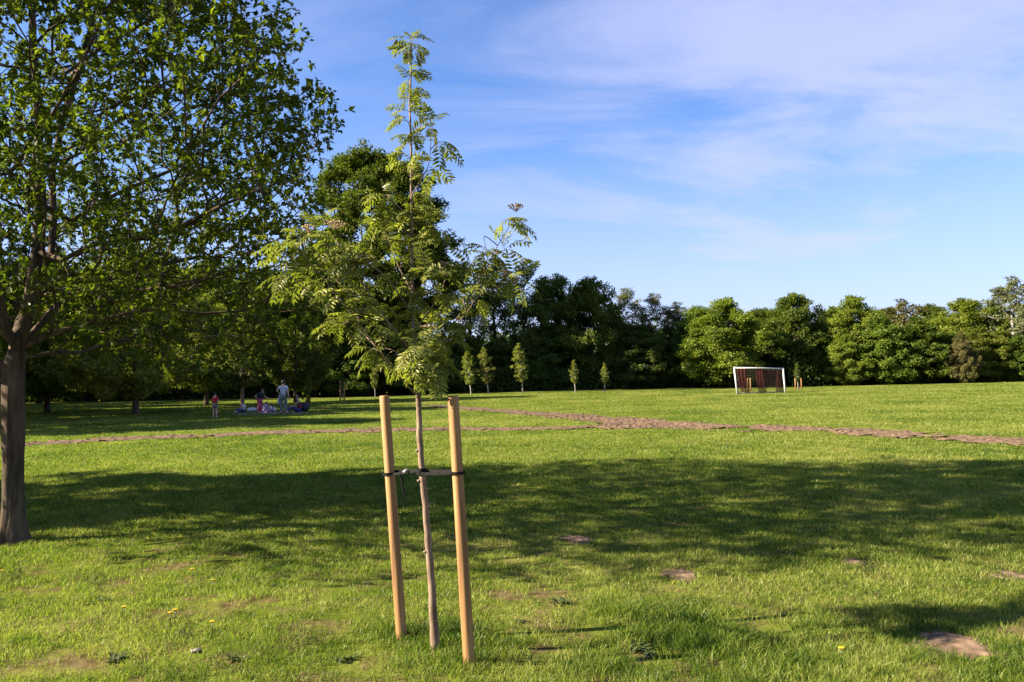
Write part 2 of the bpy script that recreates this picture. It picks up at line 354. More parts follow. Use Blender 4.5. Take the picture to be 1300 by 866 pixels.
# ------------------------------------------------------------ grass blades
def lush(x, y):
    f = np.zeros(np.shape(x))
    for (px, py, r, k) in [(575, 808, .28, 1.0), (562, 832, .22, .8), (880, 818, .55, 1.0), (820, 806, .35, .9), (790, 790, .3, .7), (1000, 845, .4, .5), (508, 808, .15, .5), (1240, 835, .35, .6), (930, 845, .4, .7)]:
        p = ground_at(px, py); f = np.maximum(f, k * np.exp(-((x - p.x) ** 2 + ((y - p.y) * 0.8) ** 2) / (r * r)))
    return f
def worn(x, y):
    f = np.zeros(np.shape(x))
    for (px, py, r) in [(700, 770, .3), (660, 795, .3), (760, 800, .25), (690, 755, .28), (820, 835, .25), (255, 830, .18), (250, 775, .3), (215, 722, .3), (60, 752, .25), (62, 728, .3), (160, 745, .2), (330, 770, .2), (430, 790, .3), (445, 850, .25), (690, 830, .2), (90, 790, .22), (880, 855, .3), (470, 740, .25), (640, 760, .3)]:
        p = ground_at(px, py); f = np.maximum(f, np.exp(-((x - p.x) ** 2 + ((y - p.y)) ** 2) / (r * r)))
    f = np.maximum(f, .9 * sstep(.66, .8, value_noise(x, y, 1.9, 91) * .6 + value_noise(x, y, 4.3, 92) * .4))
    return f * (0.4 + 1.2 * value_noise(x, y, 7, 14))
def make_grass(N, d0, d1, seed):
    rng = np.random.default_rng(seed)
    dd = d0 * (d1 / d0) ** rng.random(N); x = (rng.random(N) * 2 - 1) * (0.72 * dd + 0.9); y = dd
    # clumping
    cl = value_noise(x, y, 6, 11) * .6 + value_noise(x, y, 14, 12) * .4; thin = value_noise(x, y, 2.3, 13)
    keep = rng.random(N) < np.clip(0.35 + 1.5 * cl - 0.8 * np.clip(thin - .62, 0, 1) * 3 * (dd < 14), 0.08, 1)
    nearm = dd < 12
    w = np.zeros(N); w[nearm] = worn(x[nearm], y[nearm]); keep &= rng.random(N) > w * 0.95
    for (cx_, cy_, r_) in pspec: keep &= ((x - cx_) ** 2 + ((y - cy_) / 1.5) ** 2) > (r_ * (0.45 + .75 * value_noise(x, y, 12, 51))) ** 2
    far = dd > 14; tk = np.full(N, 9.0); tk[far] = track_sd(x[far], y[far]); keep &= (tk > -0.15 - .25 * rng.random(N)) | (rng.random(N) < 0.20)
    x, y, dd = x[keep], y[keep], dd[keep]; n = len(x)
    lu = np.zeros(n); nm = dd < 12; lu[nm] = lush(x[nm], y[nm])
    z = gz(x, y) - 0.004
    hn = value_noise(x, y, 1.5, 15)
    H = (0.017 + 0.028 * rng.random(n) ** 1.5 + 0.040 * hn * value_noise(x, y, 6, 16) ** 1.5) * (.88 + 1.15 * lu)
    H *= 1 + 0.25 * np.clip(dd / 20, 0, 1)
    W = 0.0032 * (0.7 + 0.7 * rng.random(n)) * np.clip((dd / 4.6) ** .8, 1, 12) * (1 + .3 * lu)
    th = rng.random(n) * 2 * np.pi; ln_ = H * (0.25 + 0.95 * rng.random(n)); la = rng.random(n) * 2 * np.pi + 0.0
    sx, sy = np.cos(th) * W / 2, np.sin(th) * W / 2
    lx, ly = np.cos(la) * ln_, np.sin(la) * ln_
    V = np.zeros((n, 5, 3))
    V[:, 0] = np.stack([x - sx, y - sy, z], -1); V[:, 1] = np.stack([x + sx, y + sy, z], -1)
    V[:, 2] = np.stack([x + sx * .8 + lx * .35, y + sy * .8 + ly * .35, z + H * .62], -1); V[:, 3] = np.stack([x - sx * .8 + lx * .35, y - sy * .8 + ly * .35, z + H * .62], -1)
    V[:, 4] = np.stack([x + lx, y + ly, z + H * .98], -1)
    tone = np.clip(rng.normal(0.5, 0.24, n) + .10 * (1 - sstep(6, 14, dd)) + .55 * (value_noise(x, y, 2.1, 81) * .5 + value_noise(x, y, 4.7, 82) * .5 - .5) + 0.35 * (rng.random(n) < 0.10) - lu * 0.45 - .35 * (value_noise(x, y, 11, 61) > .74) * (dd < 20) + (value_noise(x, y, 0.8, 17) - .5) * .3, 0, 1.3)
    b = (np.arange(n) * 5)[:, None]
    L = np.concatenate([b + np.array([0, 1, 2, 3]), b + np.array([3, 2, 4])], 1).ravel()
    return np_mesh('grass', V.reshape(-1, 3), L, np.tile([4, 3], n), m_grass, tone=np.repeat(tone, 5))
tagp(make_grass(1150000, 3.3, 75, 5), 'short green grass blades covering the whole field', 'grass', kind='stuff')

# ------------------------------------------------------------ tree machinery
def grow(base_chain, targets, bf=0.35, seg=0.3, seed=0, order='near', sag=0.0, branch_from=0):
    """joins every target to the nearest point of the limb skeleton; returns nodes, parents"""
    rng = np.random.default_rng(seed)
    P = np.zeros((len(base_chain) + len(targets) * 14 + 10, 3)); par = np.full(len(P), -1); plen = np.zeros(len(P)); n = 0
    for (p, q_) in base_chain:
        P[n] = p; par[n] = q_; plen[n] = 0 if q_ < 0 else plen[q_] + np.linalg.norm(P[n] - P[q_]); n += 1
    src = np.array([np.array(p) for p, _ in base_chain[:1]])[0]
    T = np.array(targets)
    D0 = np.array([np.min(np.linalg.norm(P[:n] - t_, axis=1)) for t_ in T]); T = T[np.argsort(D0)]
    tips = []
    for t_ in T:
        c = np.linalg.norm(P[branch_from:n] - t_, axis=1) + bf * plen[branch_from:n] + 0.6 * np.clip(P[branch_from:n, 2] - t_[2] + 0.1, 0, None)
        j = int(np.argmin(c)) + branch_from; a_ = P[j].copy(); L = np.linalg.norm(t_ - a_)
        k = int(min(12, max(1, round(L / seg))))
        dirp = P[j] - P[par[j]] if par[j] >= 0 else np.array([0, 0, 1.]); dirp = dirp / (np.linalg.norm(dirp) + 1e-9)
        mid = (a_ + t_) / 2 + dirp * L * 0.14 + rng.normal(size=3) * L * 0.05 + np.array([0, 0, L * .05])
        prev = j
        for i in range(1, k + 1):
            u = i / k; p = (1 - u) ** 2 * a_ + 2 * u * (1 - u) * mid + u * u * t_
            if i < k: p = p + rng.normal(size=3) * seg * 0.06
            P[n] = p; par[n] = prev; plen[n] = plen[prev] + np.linalg.norm(P[n] - P[prev]); prev = n; n += 1
        tips.append(prev)
    return P[:n], par[:n], np.array(tips)
def radii(P, par, tips, r0, e=2.3):
    n = len(P); s = np.zeros(n); s[tips] += r0 ** e
    ch = np.zeros(n, int)
    for i in range(n):
        if par[i] >= 0: ch[par[i]] += 1
    s[ch == 0] = np.maximum(s[ch == 0], r0 ** e)
    for i in range(n - 1, 0, -1): s[par[i]] += s[i] if par[i] >= 0 else 0
    return s ** (1 / e)
def skeleton_mesh(P, par, rad, mb, k=5, rmin=0.0):
    n = len(P); kids = [[] for _ in range(n)]
    for i in range(n):
        if par[i] >= 0: kids[par[i]].append(i)
    starts = [i for i in range(n) if par[i] < 0]; stack = list(starts)
    first = {i: None for i in starts}
    while stack:
        s0 = stack.pop(); chain = [s0] if par[s0] < 0 else [par[s0], s0]
        cur = s0
        while kids[cur]:
            ks = sorted(kids[cur], key=lambda j: -rad[j]); nx = ks[0]
            stack += ks[1:]; chain.append(nx); cur = nx
        if rad[chain[-1 if len(chain) < 2 else 1]] < rmin or len(chain) < 2: continue
        rr = [rad[j] for j in chain]
        if par[s0] >= 0: rr[0] = min(rr[0], rr[1] * 1.25)
        kk = k if rr[0] < 0.05 else (8 if rr[0] < .1 else 14)
        mb.tube([P[j] for j in chain], rr, kk, cap=False)
def leaves(Cn, Dir, Nrm, L, W, tone):
    """one folded rhombic face per leaf, base at Cn"""
    n = len(Cn); Dir = Dir / (np.linalg.norm(Dir, axis=1, keepdims=True) + 1e-9)
    S = np.cross(Dir, Nrm); S /= np.linalg.norm(S, axis=1, keepdims=True) + 1e-9; N2 = np.cross(S, Dir)
    L = np.broadcast_to(L, n)[:, None]; W = np.broadcast_to(W, n)[:, None]
    V = np.stack([Cn, Cn + Dir * L * .5 + S * W * .5 + N2 * W * .12, Cn + Dir * L - N2 * L * .1, Cn + Dir * L * .5 - S * W * .5 + N2 * W * .12], 1)
    return V.reshape(-1, 3), np.arange(4 * n), np.full(n, 4), np.repeat(tone, 4)
def unit(rng, n): v = rng.normal(size=(n, 3)); return v / np.linalg.norm(v, axis=1, keepdims=True)

def bough_crown(seed, H, Rr, zb, nb, nl, lsize, prof=0.5, bsize=0.30, droop=0.0, lumpy=1.0, trunk_r=0.22, tipr=0.03, squash=0.75, flatbase=True, hollow=0.55, gap=0.0):
    """a tree of unit kind: returns trunk MB and crown arrays; crown of many uneven boughs of leaf faces"""
    rng = np.random.default_rng(seed); B = []; tries = 0
    ph = rng.random(6) * 6.28
    while len(B) < nb and tries < nb * 60:
        tries += 1
        u = rng.random(); z = zb + (H - zb) * u
        w = (math.sin(math.pi * min(1, max(0, u)) ** prof)) ** 0.6 if u < 1 else 0
        w = max(w, 0.12); a_ = rng.random() * 2 * math.pi
        w *= 1 + lumpy * (0.13 * math.sin(2 * a_ + ph[0] + 4 * u) + 0.11 * math.sin(3 * a_ + ph[1] - 5 * u) + 0.08 * math.sin(5 * a_ + ph[2] + 9 * u))
        r = Rr * w * (hollow + (1 - hollow) * rng.random() ** 0.6) if rng.random() < 0.85 else Rr * w * rng.random()
        r = max(0, r - Rr * bsize * 0.6)
        p = np.array([r * math.cos(a_), r * math.sin(a_), z])
        if all(np.linalg.norm((p - b_) / np.array([1, 1, .8])) > Rr * bsize * 0.42 for b_ in B): B.append(p)
    B = np.array(B); nb = len(B)
    br = Rr * bsize * rng.uniform(0.6, 1.25, nb)
    wt = br ** 2; wt /= wt.sum(); bi = rng.choice(nb, nl, p=wt)
    # every bough is itself a handful of sprays
    ns = 7; so = unit(rng, nb * ns).reshape(nb, ns, 3) * rng.uniform(.35, 1.0, (nb, ns, 1)); si = rng.integers(0, ns, nl)
    off = so[bi, si] * br[bi][:, None] * np.array([1, 1, squash]) * .8
    o2 = unit(rng, nl) * (rng.random(nl) ** 0.5)[:, None] * (br[bi] * 0.48)[:, None] * np.array([1, 1, .7])
    Pn = B[bi] + off + o2
    if gap: kp = value_noise(Pn[:, 0] + Pn[:, 2] * .7, Pn[:, 1] + Pn[:, 2], 1.4 / (Rr * .25), seed) > gap
    else: kp = np.ones(nl, bool)
    Pn[:, 2] = np.maximum(Pn[:, 2], zb * 0.7)
    out = Pn - np.array([0, 0, (H + zb) * .45]); out /= np.linalg.norm(out, axis=1, keepdims=True) + 1e-6
    Dir = unit(rng, nl) * 0.9 + out * .6 + np.array([0, 0, -0.35 - droop]); Nr = unit(rng, nl) * .8 + out * 0.6 + np.array([0, 0, .7])
    tb = rng.normal(0.5, 0.16, nb)
    tone = np.clip(tb[bi] + rng.normal(0, .2, nl), 0, 1)
    L = lsize * rng.uniform(.6, 1.3, nl)
    lv = leaves(Pn[kp], Dir[kp], Nr[kp], L[kp], L[kp] * .62, tone[kp])
    nseg = 8; lean = rng.normal(0, 0.02, 2)
    chain = []
    for i in range(nseg + 1):
        z = (zb + (H - zb) * .55) * i / nseg; chain.append((np.array([lean[0] * z + .02 * math.sin(i), lean[1] * z, z - .05 * (i == 0)]), i - 1))
    tg = B[rng.permutation(nb)[:min(nb, 90)]] * np.array([.92, .92, .97])
    P, par, tips = grow(chain, tg, 0.3, Rr * .16, seed, branch_from=2 if zb > 0.5 else 1)
    rd = radii(P, par, tips, tipr, 2.2); rd = rd * (trunk_r / rd[0])**(np.clip(rd / rd[0], 0, 1)); rd[0] *= 1.25
    tmb = MB(); skeleton_mesh(P, par, rd, tmb, 5)
    return tmb, lv
protos = {}
def proto(key, leafm, barkm, **kw):
    protos[key] = [None, leafm, barkm, kw]
def plant_tree(key, loc, H, Rr, label, rz=0, cat='tree', name='tree', group=None, leafm=None):
    """first use builds the kind; later uses copy it, scaled and turned"""
    pr = protos[key]
    root = thing(name, label, cat, loc, 0, group)
    if pr[0] is None:
        tmb, lv = bough_crown(**pr[3])
        tr_ = tmb.build('trunk', pr[2], None); cr_ = np_mesh('crown', *lv[:3], pr[1], None, tone=lv[3])
        pr[0] = (tr_, cr_); a_, b_ = tr_, cr_
    else:
        a_ = pr[0][0].copy(); b_ = pr[0][1].copy(); C.objects.link(a_); C.objects.link(b_)
    for o_ in (a_, b_):
        o_.parent = root; o_.rotation_euler = (0, 0, rz); sc_ = (Rr / pr[3]['Rr'], Rr / pr[3]['Rr'], H / pr[3]['H']); o_.scale = sc_
    a_.material_slots[0].link = 'OBJECT'; a_.material_slots[0].material = pr[2]
    b_.material_slots[0].link = 'OBJECT'; b_.material_slots[0].material = leafm or pr[1]
    return root

proto('broad', L_mid, m_barkdark, seed=3, H=11, Rr=4.5, zb=1.0, nb=120, nl=42000, lsize=0.24, prof=0.75, bsize=0.27, trunk_r=.24)
proto('round', L_bright, m_barkdark, seed=8, H=9.5, Rr=4.2, zb=0.8, nb=130, nl=46000, lsize=0.21, prof=0.7, bsize=0.24, trunk_r=.2)
proto('low', L_mid, m_barkdark, seed=12, H=7.5, Rr=3.4, zb=0.35, nb=110, nl=36000, lsize=0.2, prof=0.62, bsize=0.26, trunk_r=.18)
proto('airy', L_dark, m_barkdark, seed=21, H=14, Rr=4.2, zb=2.0, nb=130, nl=24000, lsize=0.2, prof=0.85, bsize=0.23, trunk_r=.2, hollow=.3, gap=.32)
proto('oak', L_mid, m_barkdark, seed=33, H=25, Rr=8.6, zb=3.5, nb=260, nl=130000, lsize=0.30, prof=1.15, bsize=0.18, lumpy=1.6, trunk_r=.5, tipr=.05)
proto('plume', L_pale, m_birch, seed=41, H=13, Rr=3.2, zb=1.6, nb=110, nl=22000, lsize=0.19, prof=0.9, bsize=0.22, droop=.8, squash=1.2, trunk_r=.16, gap=.25, hollow=.3)
proto('sapling', L_yel, m_birch, seed=52, H=4.4, Rr=0.85, zb=1.1, nb=120, nl=5200, lsize=0.11, prof=0.72, bsize=0.24, trunk_r=.055, tipr=.008, hollow=.1, droop=.2)
proto('slim', L_yel, m_birch, seed=57, H=3.2, Rr=0.5, zb=1.0, nb=80, nl=2600, lsize=0.095, prof=0.72, bsize=0.26, trunk_r=.04, tipr=.006, hollow=.1)
proto('mid', L_oak, m_bark, seed=64, H=9.5, Rr=5.0, zb=1.5, nb=190, nl=80000, lsize=0.16, prof=0.7, bsize=0.19, trunk_r=.16, tipr=.02, gap=.3)
proto('bush', L_bright, m_barkdark, seed=71, H=1.9, Rr=0.7, zb=0.1, nb=40, nl=4200, lsize=0.09, prof=0.6, bsize=0.34, trunk_r=.03, tipr=.006, hollow=.1)

def tree_px(key, px, d, ytop, hw, label, rz=0, leafm=None, cat='tree', name='tree', group=None):
    g_ = on_ground(px, d); g_.z -= 0.05; H = height_at(px, ytop, d) - g_.z
    if d > 70 and hw > 20 and key != 'oak': hw *= 1.36; H *= 1.02
    return plant_tree(key, g_, H, hw * d / F, label, rz, cat, name, group, leafm)

GR = 'trees of the wood along the right edge of the field'; GM = 'dark trees of the wood behind the field'; GL = 'trees of the wood behind the picnic'
T_ = [
 # right wood, sunlit
 ('round', 925, 82, 384, 48, 'bright green round tree rising behind the football goal', 0.3, L_bright, GR),
 ('broad', 968, 90, 393, 40, 'darker green tree just right of the goal, set back', 1.3, L_mid, GR),
 ('round', 1012, 86, 378, 40, 'bright green tall tree behind the staked young tree', 2.2, L_mid, GR),
 ('airy', 1050, 90, 398, 26, 'thin dark tree in the dip between two bright crowns', 0.5, L_dark, GR),
 ('round', 1086, 84, 381, 40, 'bright domed tree midway between goal and right edge', 3.2, L_bright, GR),
 ('plume', 1150, 92, 382, 32, 'brownish sparse tree crown poking above the right wood', 0.9, L_brown, GR),
 ('low', 1122, 80, 404, 33, 'bushy green tree leafy down to the grass, below the brownish crown', 0.1, L_mid, GR),
 ('low', 1170, 79, 408, 38, 'bushy green tree leafy to the ground left of the tan-trunked small tree', 2.0, L_mid, GR),
 ('round', 1228, 86, 384, 44, 'broad rounded green crown near the right edge', 4.0, L_bright, GR),
 ('low', 1223, 76, 424, 20, 'small olive tree with a pale trunk in front of the rounded crown', 0.0, L_brown, GR),
 ('low', 1250, 78, 418, 27, 'light green small tree right of the small olive tree', 1.0, L_bright, GR),
 ('plume', 1293, 82, 354, 34, 'tall pale drooping birch at the right edge', 0.7, L_pale, GR),
 ('low', 1296, 77, 428, 24, 'low green tree at the foot of the drooping birch', 1.7, L_mid, GR),
 ('broad', 1345, 84, 372, 50, 'broad green tree beyond the right edge', 2.7, L_mid, GR),
 ('round', 1410, 84, 380, 50, 'round green tree far beyond the right edge', 3.7, L_mid, GR),
 ('broad', 888, 90, 390, 36, 'green tree at the left shoulder of the goal trees', 2.4, L_mid, GR),
 # middle wood, in the shade of the big oak
 ('airy', 596, 92, 338, 40, 'sparse dark tree with sky showing through, right of the giant oak', 0.1, L_dark, GM),
 ('airy', 632, 95, 334, 40, 'thin dark tree behind the right limb of the young rowan', 1.9, L_dark, GM),
 ('airy', 668, 90, 338, 38, 'dark loose-leaved tree above the tallest birch sapling', 3.1, L_dark, GM),
 ('broad', 708, 95, 351, 36, 'dark tree with a paler top in the middle wood', 0.5, L_dark, GM),
 ('broad', 752, 90, 354, 38, 'dense dark green dome above the two smallest birch saplings', 1.4, L_mid, GM),
 ('airy', 795, 96, 371, 32, 'dark tree with thin top right of the dense dome', 2.6, L_brown, GM),
 ('airy', 830, 92, 377, 30, 'brownish feathery tree in the middle wood', 3.9, L_brown, GM),
 ('plume', 862, 93, 386, 26, 'pale greyish feathery tree left of the goal trees', 0.2, L_pale, GM),
 ('low', 815, 88, 415, 34, 'low dark tree under the feathery crowns', 0.9, L_dark, GM),
 ('low', 870, 88, 420, 30, 'low dark tree under the pale feathery tree', 2.9, L_dark, GM),
 ('low', 700, 90, 420, 38, 'low dark tree filling the gap behind the birch saplings', 4.4, L_dark, GM),
 ('low', 575, 90, 430, 36, 'low dark tree behind the right stake top', 5.1, L_dark, GM),
 ('low', 640, 91, 437, 32, 'low dark tree behind the pair of birch saplings', 5.7, L_dark, GM),
  ('broad', 905, 97, 397, 34, 'dark green crown filling the gap left of the goal trees', 5.0, L_dark, GR),
 ('low', 950, 94, 405, 34, 'dark crown filling the gap behind the goal', 3.0, L_mid, GR),
 ('broad', 990, 97, 392, 34, 'mid green crown between the two tall trees right of the goal', 0.2, L_bright, GR),
 ('low', 1045, 86, 412, 32, 'low mid green tree in the dip between two bright crowns', 1.4, L_mid, GR),
 ('round', 1062, 96, 394, 32, 'green crown set back left of the bright domed tree', 2.6, L_mid, GR),
 ('broad', 1112, 97, 392, 34, 'green crown set back right of the bright domed tree', 3.6, L_bright, GR),
 ('round', 1185, 96, 391, 36, 'green crown set back right of the brownish crown', 4.4, L_mid, GR),
 ('broad', 1265, 96, 388, 36, 'green crown set back between the rounded crown and the drooping birch', 5.4, L_mid, GR),
 ('low', 1075, 81, 428, 24, 'small leafy tree at the foot of the bright domed tree', 5.9, L_bright, GR),
 ('low', 1205, 80, 425, 24, 'small leafy tree at the left foot of the rounded crown', 0.6, L_bright, GR),
 # giant oak and the wood behind the picnic
 ('oak', 482, 86, 192, 114, 'giant dense oak towering behind the young rowan', 0.4, L_mid, GL),
 ('broad', 400, 82, 330, 50, 'dark tree at the left foot of the giant oak', 0.7, L_dark, GL),
 ('broad', 345, 84, 345, 46, 'dark tree behind the standing adult of the picnic', 1.8, L_dark, GL),
 ('airy', 290, 86, 338, 46, 'loose dark tree behind the child in red', 2.8, L_dark, GL),
 ('broad', 232, 84, 345, 46, 'dark tree behind the drooping sunlit boughs', 3.3, L_dark, GL),
 ('broad', 170, 82, 350, 46, 'dark tree behind the thin-trunked tree in the shade', 0.9, L_dark, GL),
 ('airy', 110, 84, 345, 44, 'loose dark tree right of the big trunk, far behind', 1.5, L_dark, GL),
 ('broad', 50, 80, 350, 46, 'dark tree just right of the big trunk, far behind', 4.5, L_dark, GL),
 ('broad', -20, 78, 345, 48, 'dark tree left of the big trunk, far behind', 5.5, L_dark, GL),
 ('low', 440, 82, 420, 46, 'low dark tree under the left side of the giant oak', 0.2, L_dark, GL),
 ('low', 520, 84, 420, 46, 'low dark tree under the right side of the giant oak', 1.2, L_dark, GL),
]
for i, (k_, px, d_, yt, hw, lab, rz, lm, grp) in enumerate(T_):
    tree_px(k_, px, d_, yt, hw, lab, rz, lm, group=grp)
# trees standing beyond the left edge, whose shade lies over the picnic
for i, (x, y, H, r_) in enumerate([(-26.5, 31, 12, 4.8), (-31, 37.5, 12.5, 5.0), (-38, 44, 11, 5.4), (-43, 50, 12, 5), (-44, 58, 14, 5.5), (-52, 64, 15, 5.5), (-50, 73, 16, 5.5)]):
    plant_tree(('broad', 'low', 'round')[i % 3] if i != 2 else 'broad', Vector((x, y, float(gz(x, y)) - .05)), H, r_, 'tree beyond the left edge shading the picnic ground', i * 1.1, group='trees beyond the left edge', leafm=L_mid)
plant_tree('mid', Vector((-14, 10.9, float(gz(-14, 10.9)) - .05)), 7.6, 3.7, 'tree beyond the left edge beside the big trunk, its shade joining the big shadow', 0.4, leafm=L_oak)
# mid-distance trees on the picnic lawn
tree_px('mid', 172, 44, 318, 118, 'wide sunlit tree with a thin trunk standing in the shaded lawn left of the picnic', 0.4, L_birch)  # light leaf colour stands in for sun on this crown
tree_px('mid', 60, 50, 330, 105, 'leafy tree on the shaded lawn right behind the big trunk', 2.0, L_mid)
tree_px('mid', 262, 58, 335, 85, 'sunlit leafy tree with boughs drooping to the lawn, behind the child in red', 1.0, L_bright)  # brighter leaf colour gives the boughs their sunlit look
tt = tree_px('sapling', 307, 50, 405, 38, 'small tree with a tan trunk right behind the picnic', 1.4, L_yel)
for ch in tt.children:
    if ch.name.startswith('trunk'): ch.material_slots[0].link = 'OBJECT'; ch.material_slots[0].material = m_barkyoung
tree_px('mid', 375, 62, 345, 72, 'green tree with low boughs behind the picnic, left of the giant oak', 4.0, L_mid)

# birch saplings along the edge
GS = 'young birches along the far edge of the field'
for (k_, px, py, yt, hw, lab, rz) in [('sapling', 598, 497, 446, 11, 'left birch sapling of the close pair', 0), ('sapling', 620, 497, 441, 12, 'yellower right birch sapling of the close pair', 1.2), ('sapling', 664, 498, 436, 12.5, 'tallest birch sapling, with a leaning white stem', 2.3),
      ('slim', 730, 499, 458, 7, 'small slender birch sapling, left of the last two', 0), ('slim', 768, 498, 462, 6.5, 'smallest slender birch sapling, rightmost before the dark wood', 2), ('slim', 476, 502, 463, 6, 'slender birch sapling seen between the rowan and the picnic', 4)]:
    g_ = ground_at(px, py); tree_px(k_, px, min(g_.y, 76), yt, hw, lab, rz, L_birch, group=GS).rotation_euler = (0.05 * math.sin(px), -0.02 + 0.06 * math.sin(px * 1.7), rz * .5)
tree_px('bush', 390, 60, 478, 8, 'small bright bush behind the seated woman', 0, L_bright, 'bush', 'bush')

# undergrowth at the foot of the wood, a continuous mass
rng = np.random.default_rng(9); Vs = []; Ln = 0; n = 230000
pxs = rng.uniform(-150, 1450, n); dep = 87 + 9 * rng.random(n) - 5 * (pxs > 1000) + (pxs < 420) * -3
xx = (pxs - 650) / F * dep; hh = (1.7 + 1.9 * value_noise(xx, dep * .3, 0.35, 30)) * rng.random(n) ** .8
Pn = np.stack([xx, dep, gz(xx, dep) + hh], -1)
lv = leaves(Pn, unit(rng, n) + np.array([0, 0, -.3]), unit(rng, n) + np.array([0, -.3, .6]), 0.3 * rng.uniform(.5, 1.3, n), 0.2, np.clip(rng.normal(.4, .25, n), 0, 1))
tagp(np_mesh('undergrowth', *lv[:3], L_dark, tone=lv[3]), 'dark tangled undergrowth along the foot of the wood', 'undergrowth', kind='stuff')
n = 110000; pxs = rng.uniform(-300, 1600, n); dep = 110 + 22 * rng.random(n); xx = (pxs - 650) / F * dep
topn = 4.5 + 4.5 * value_noise(xx, dep * .5, 0.2, 31) + 2 * value_noise(xx, dep, .7, 32); hh = topn * rng.random(n) ** .7
Pn = np.stack([xx, dep, hh], -1)
lv = leaves(Pn, unit(rng, n) + np.array([0, 0, -.3]), unit(rng, n) + np.array([0, -.3, .6]), 0.5 * rng.uniform(.5, 1.3, n), 0.34, np.clip(rng.normal(.4, .25, n), 0, 1))
kp = value_noise(xx, hh, .8, 33) > .28
lv = leaves(Pn[kp], (unit(rng, n) + np.array([0, 0, -.3]))[kp], (unit(rng, n) + np.array([0, -.3, .6]))[kp], 0.55, 0.36, np.full(kp.sum(), .4))
tagp(np_mesh('woodland', *lv[:3], L_dark, tone=lv[3]), 'deeper woodland behind the first row of trees', 'woodland', kind='stuff')

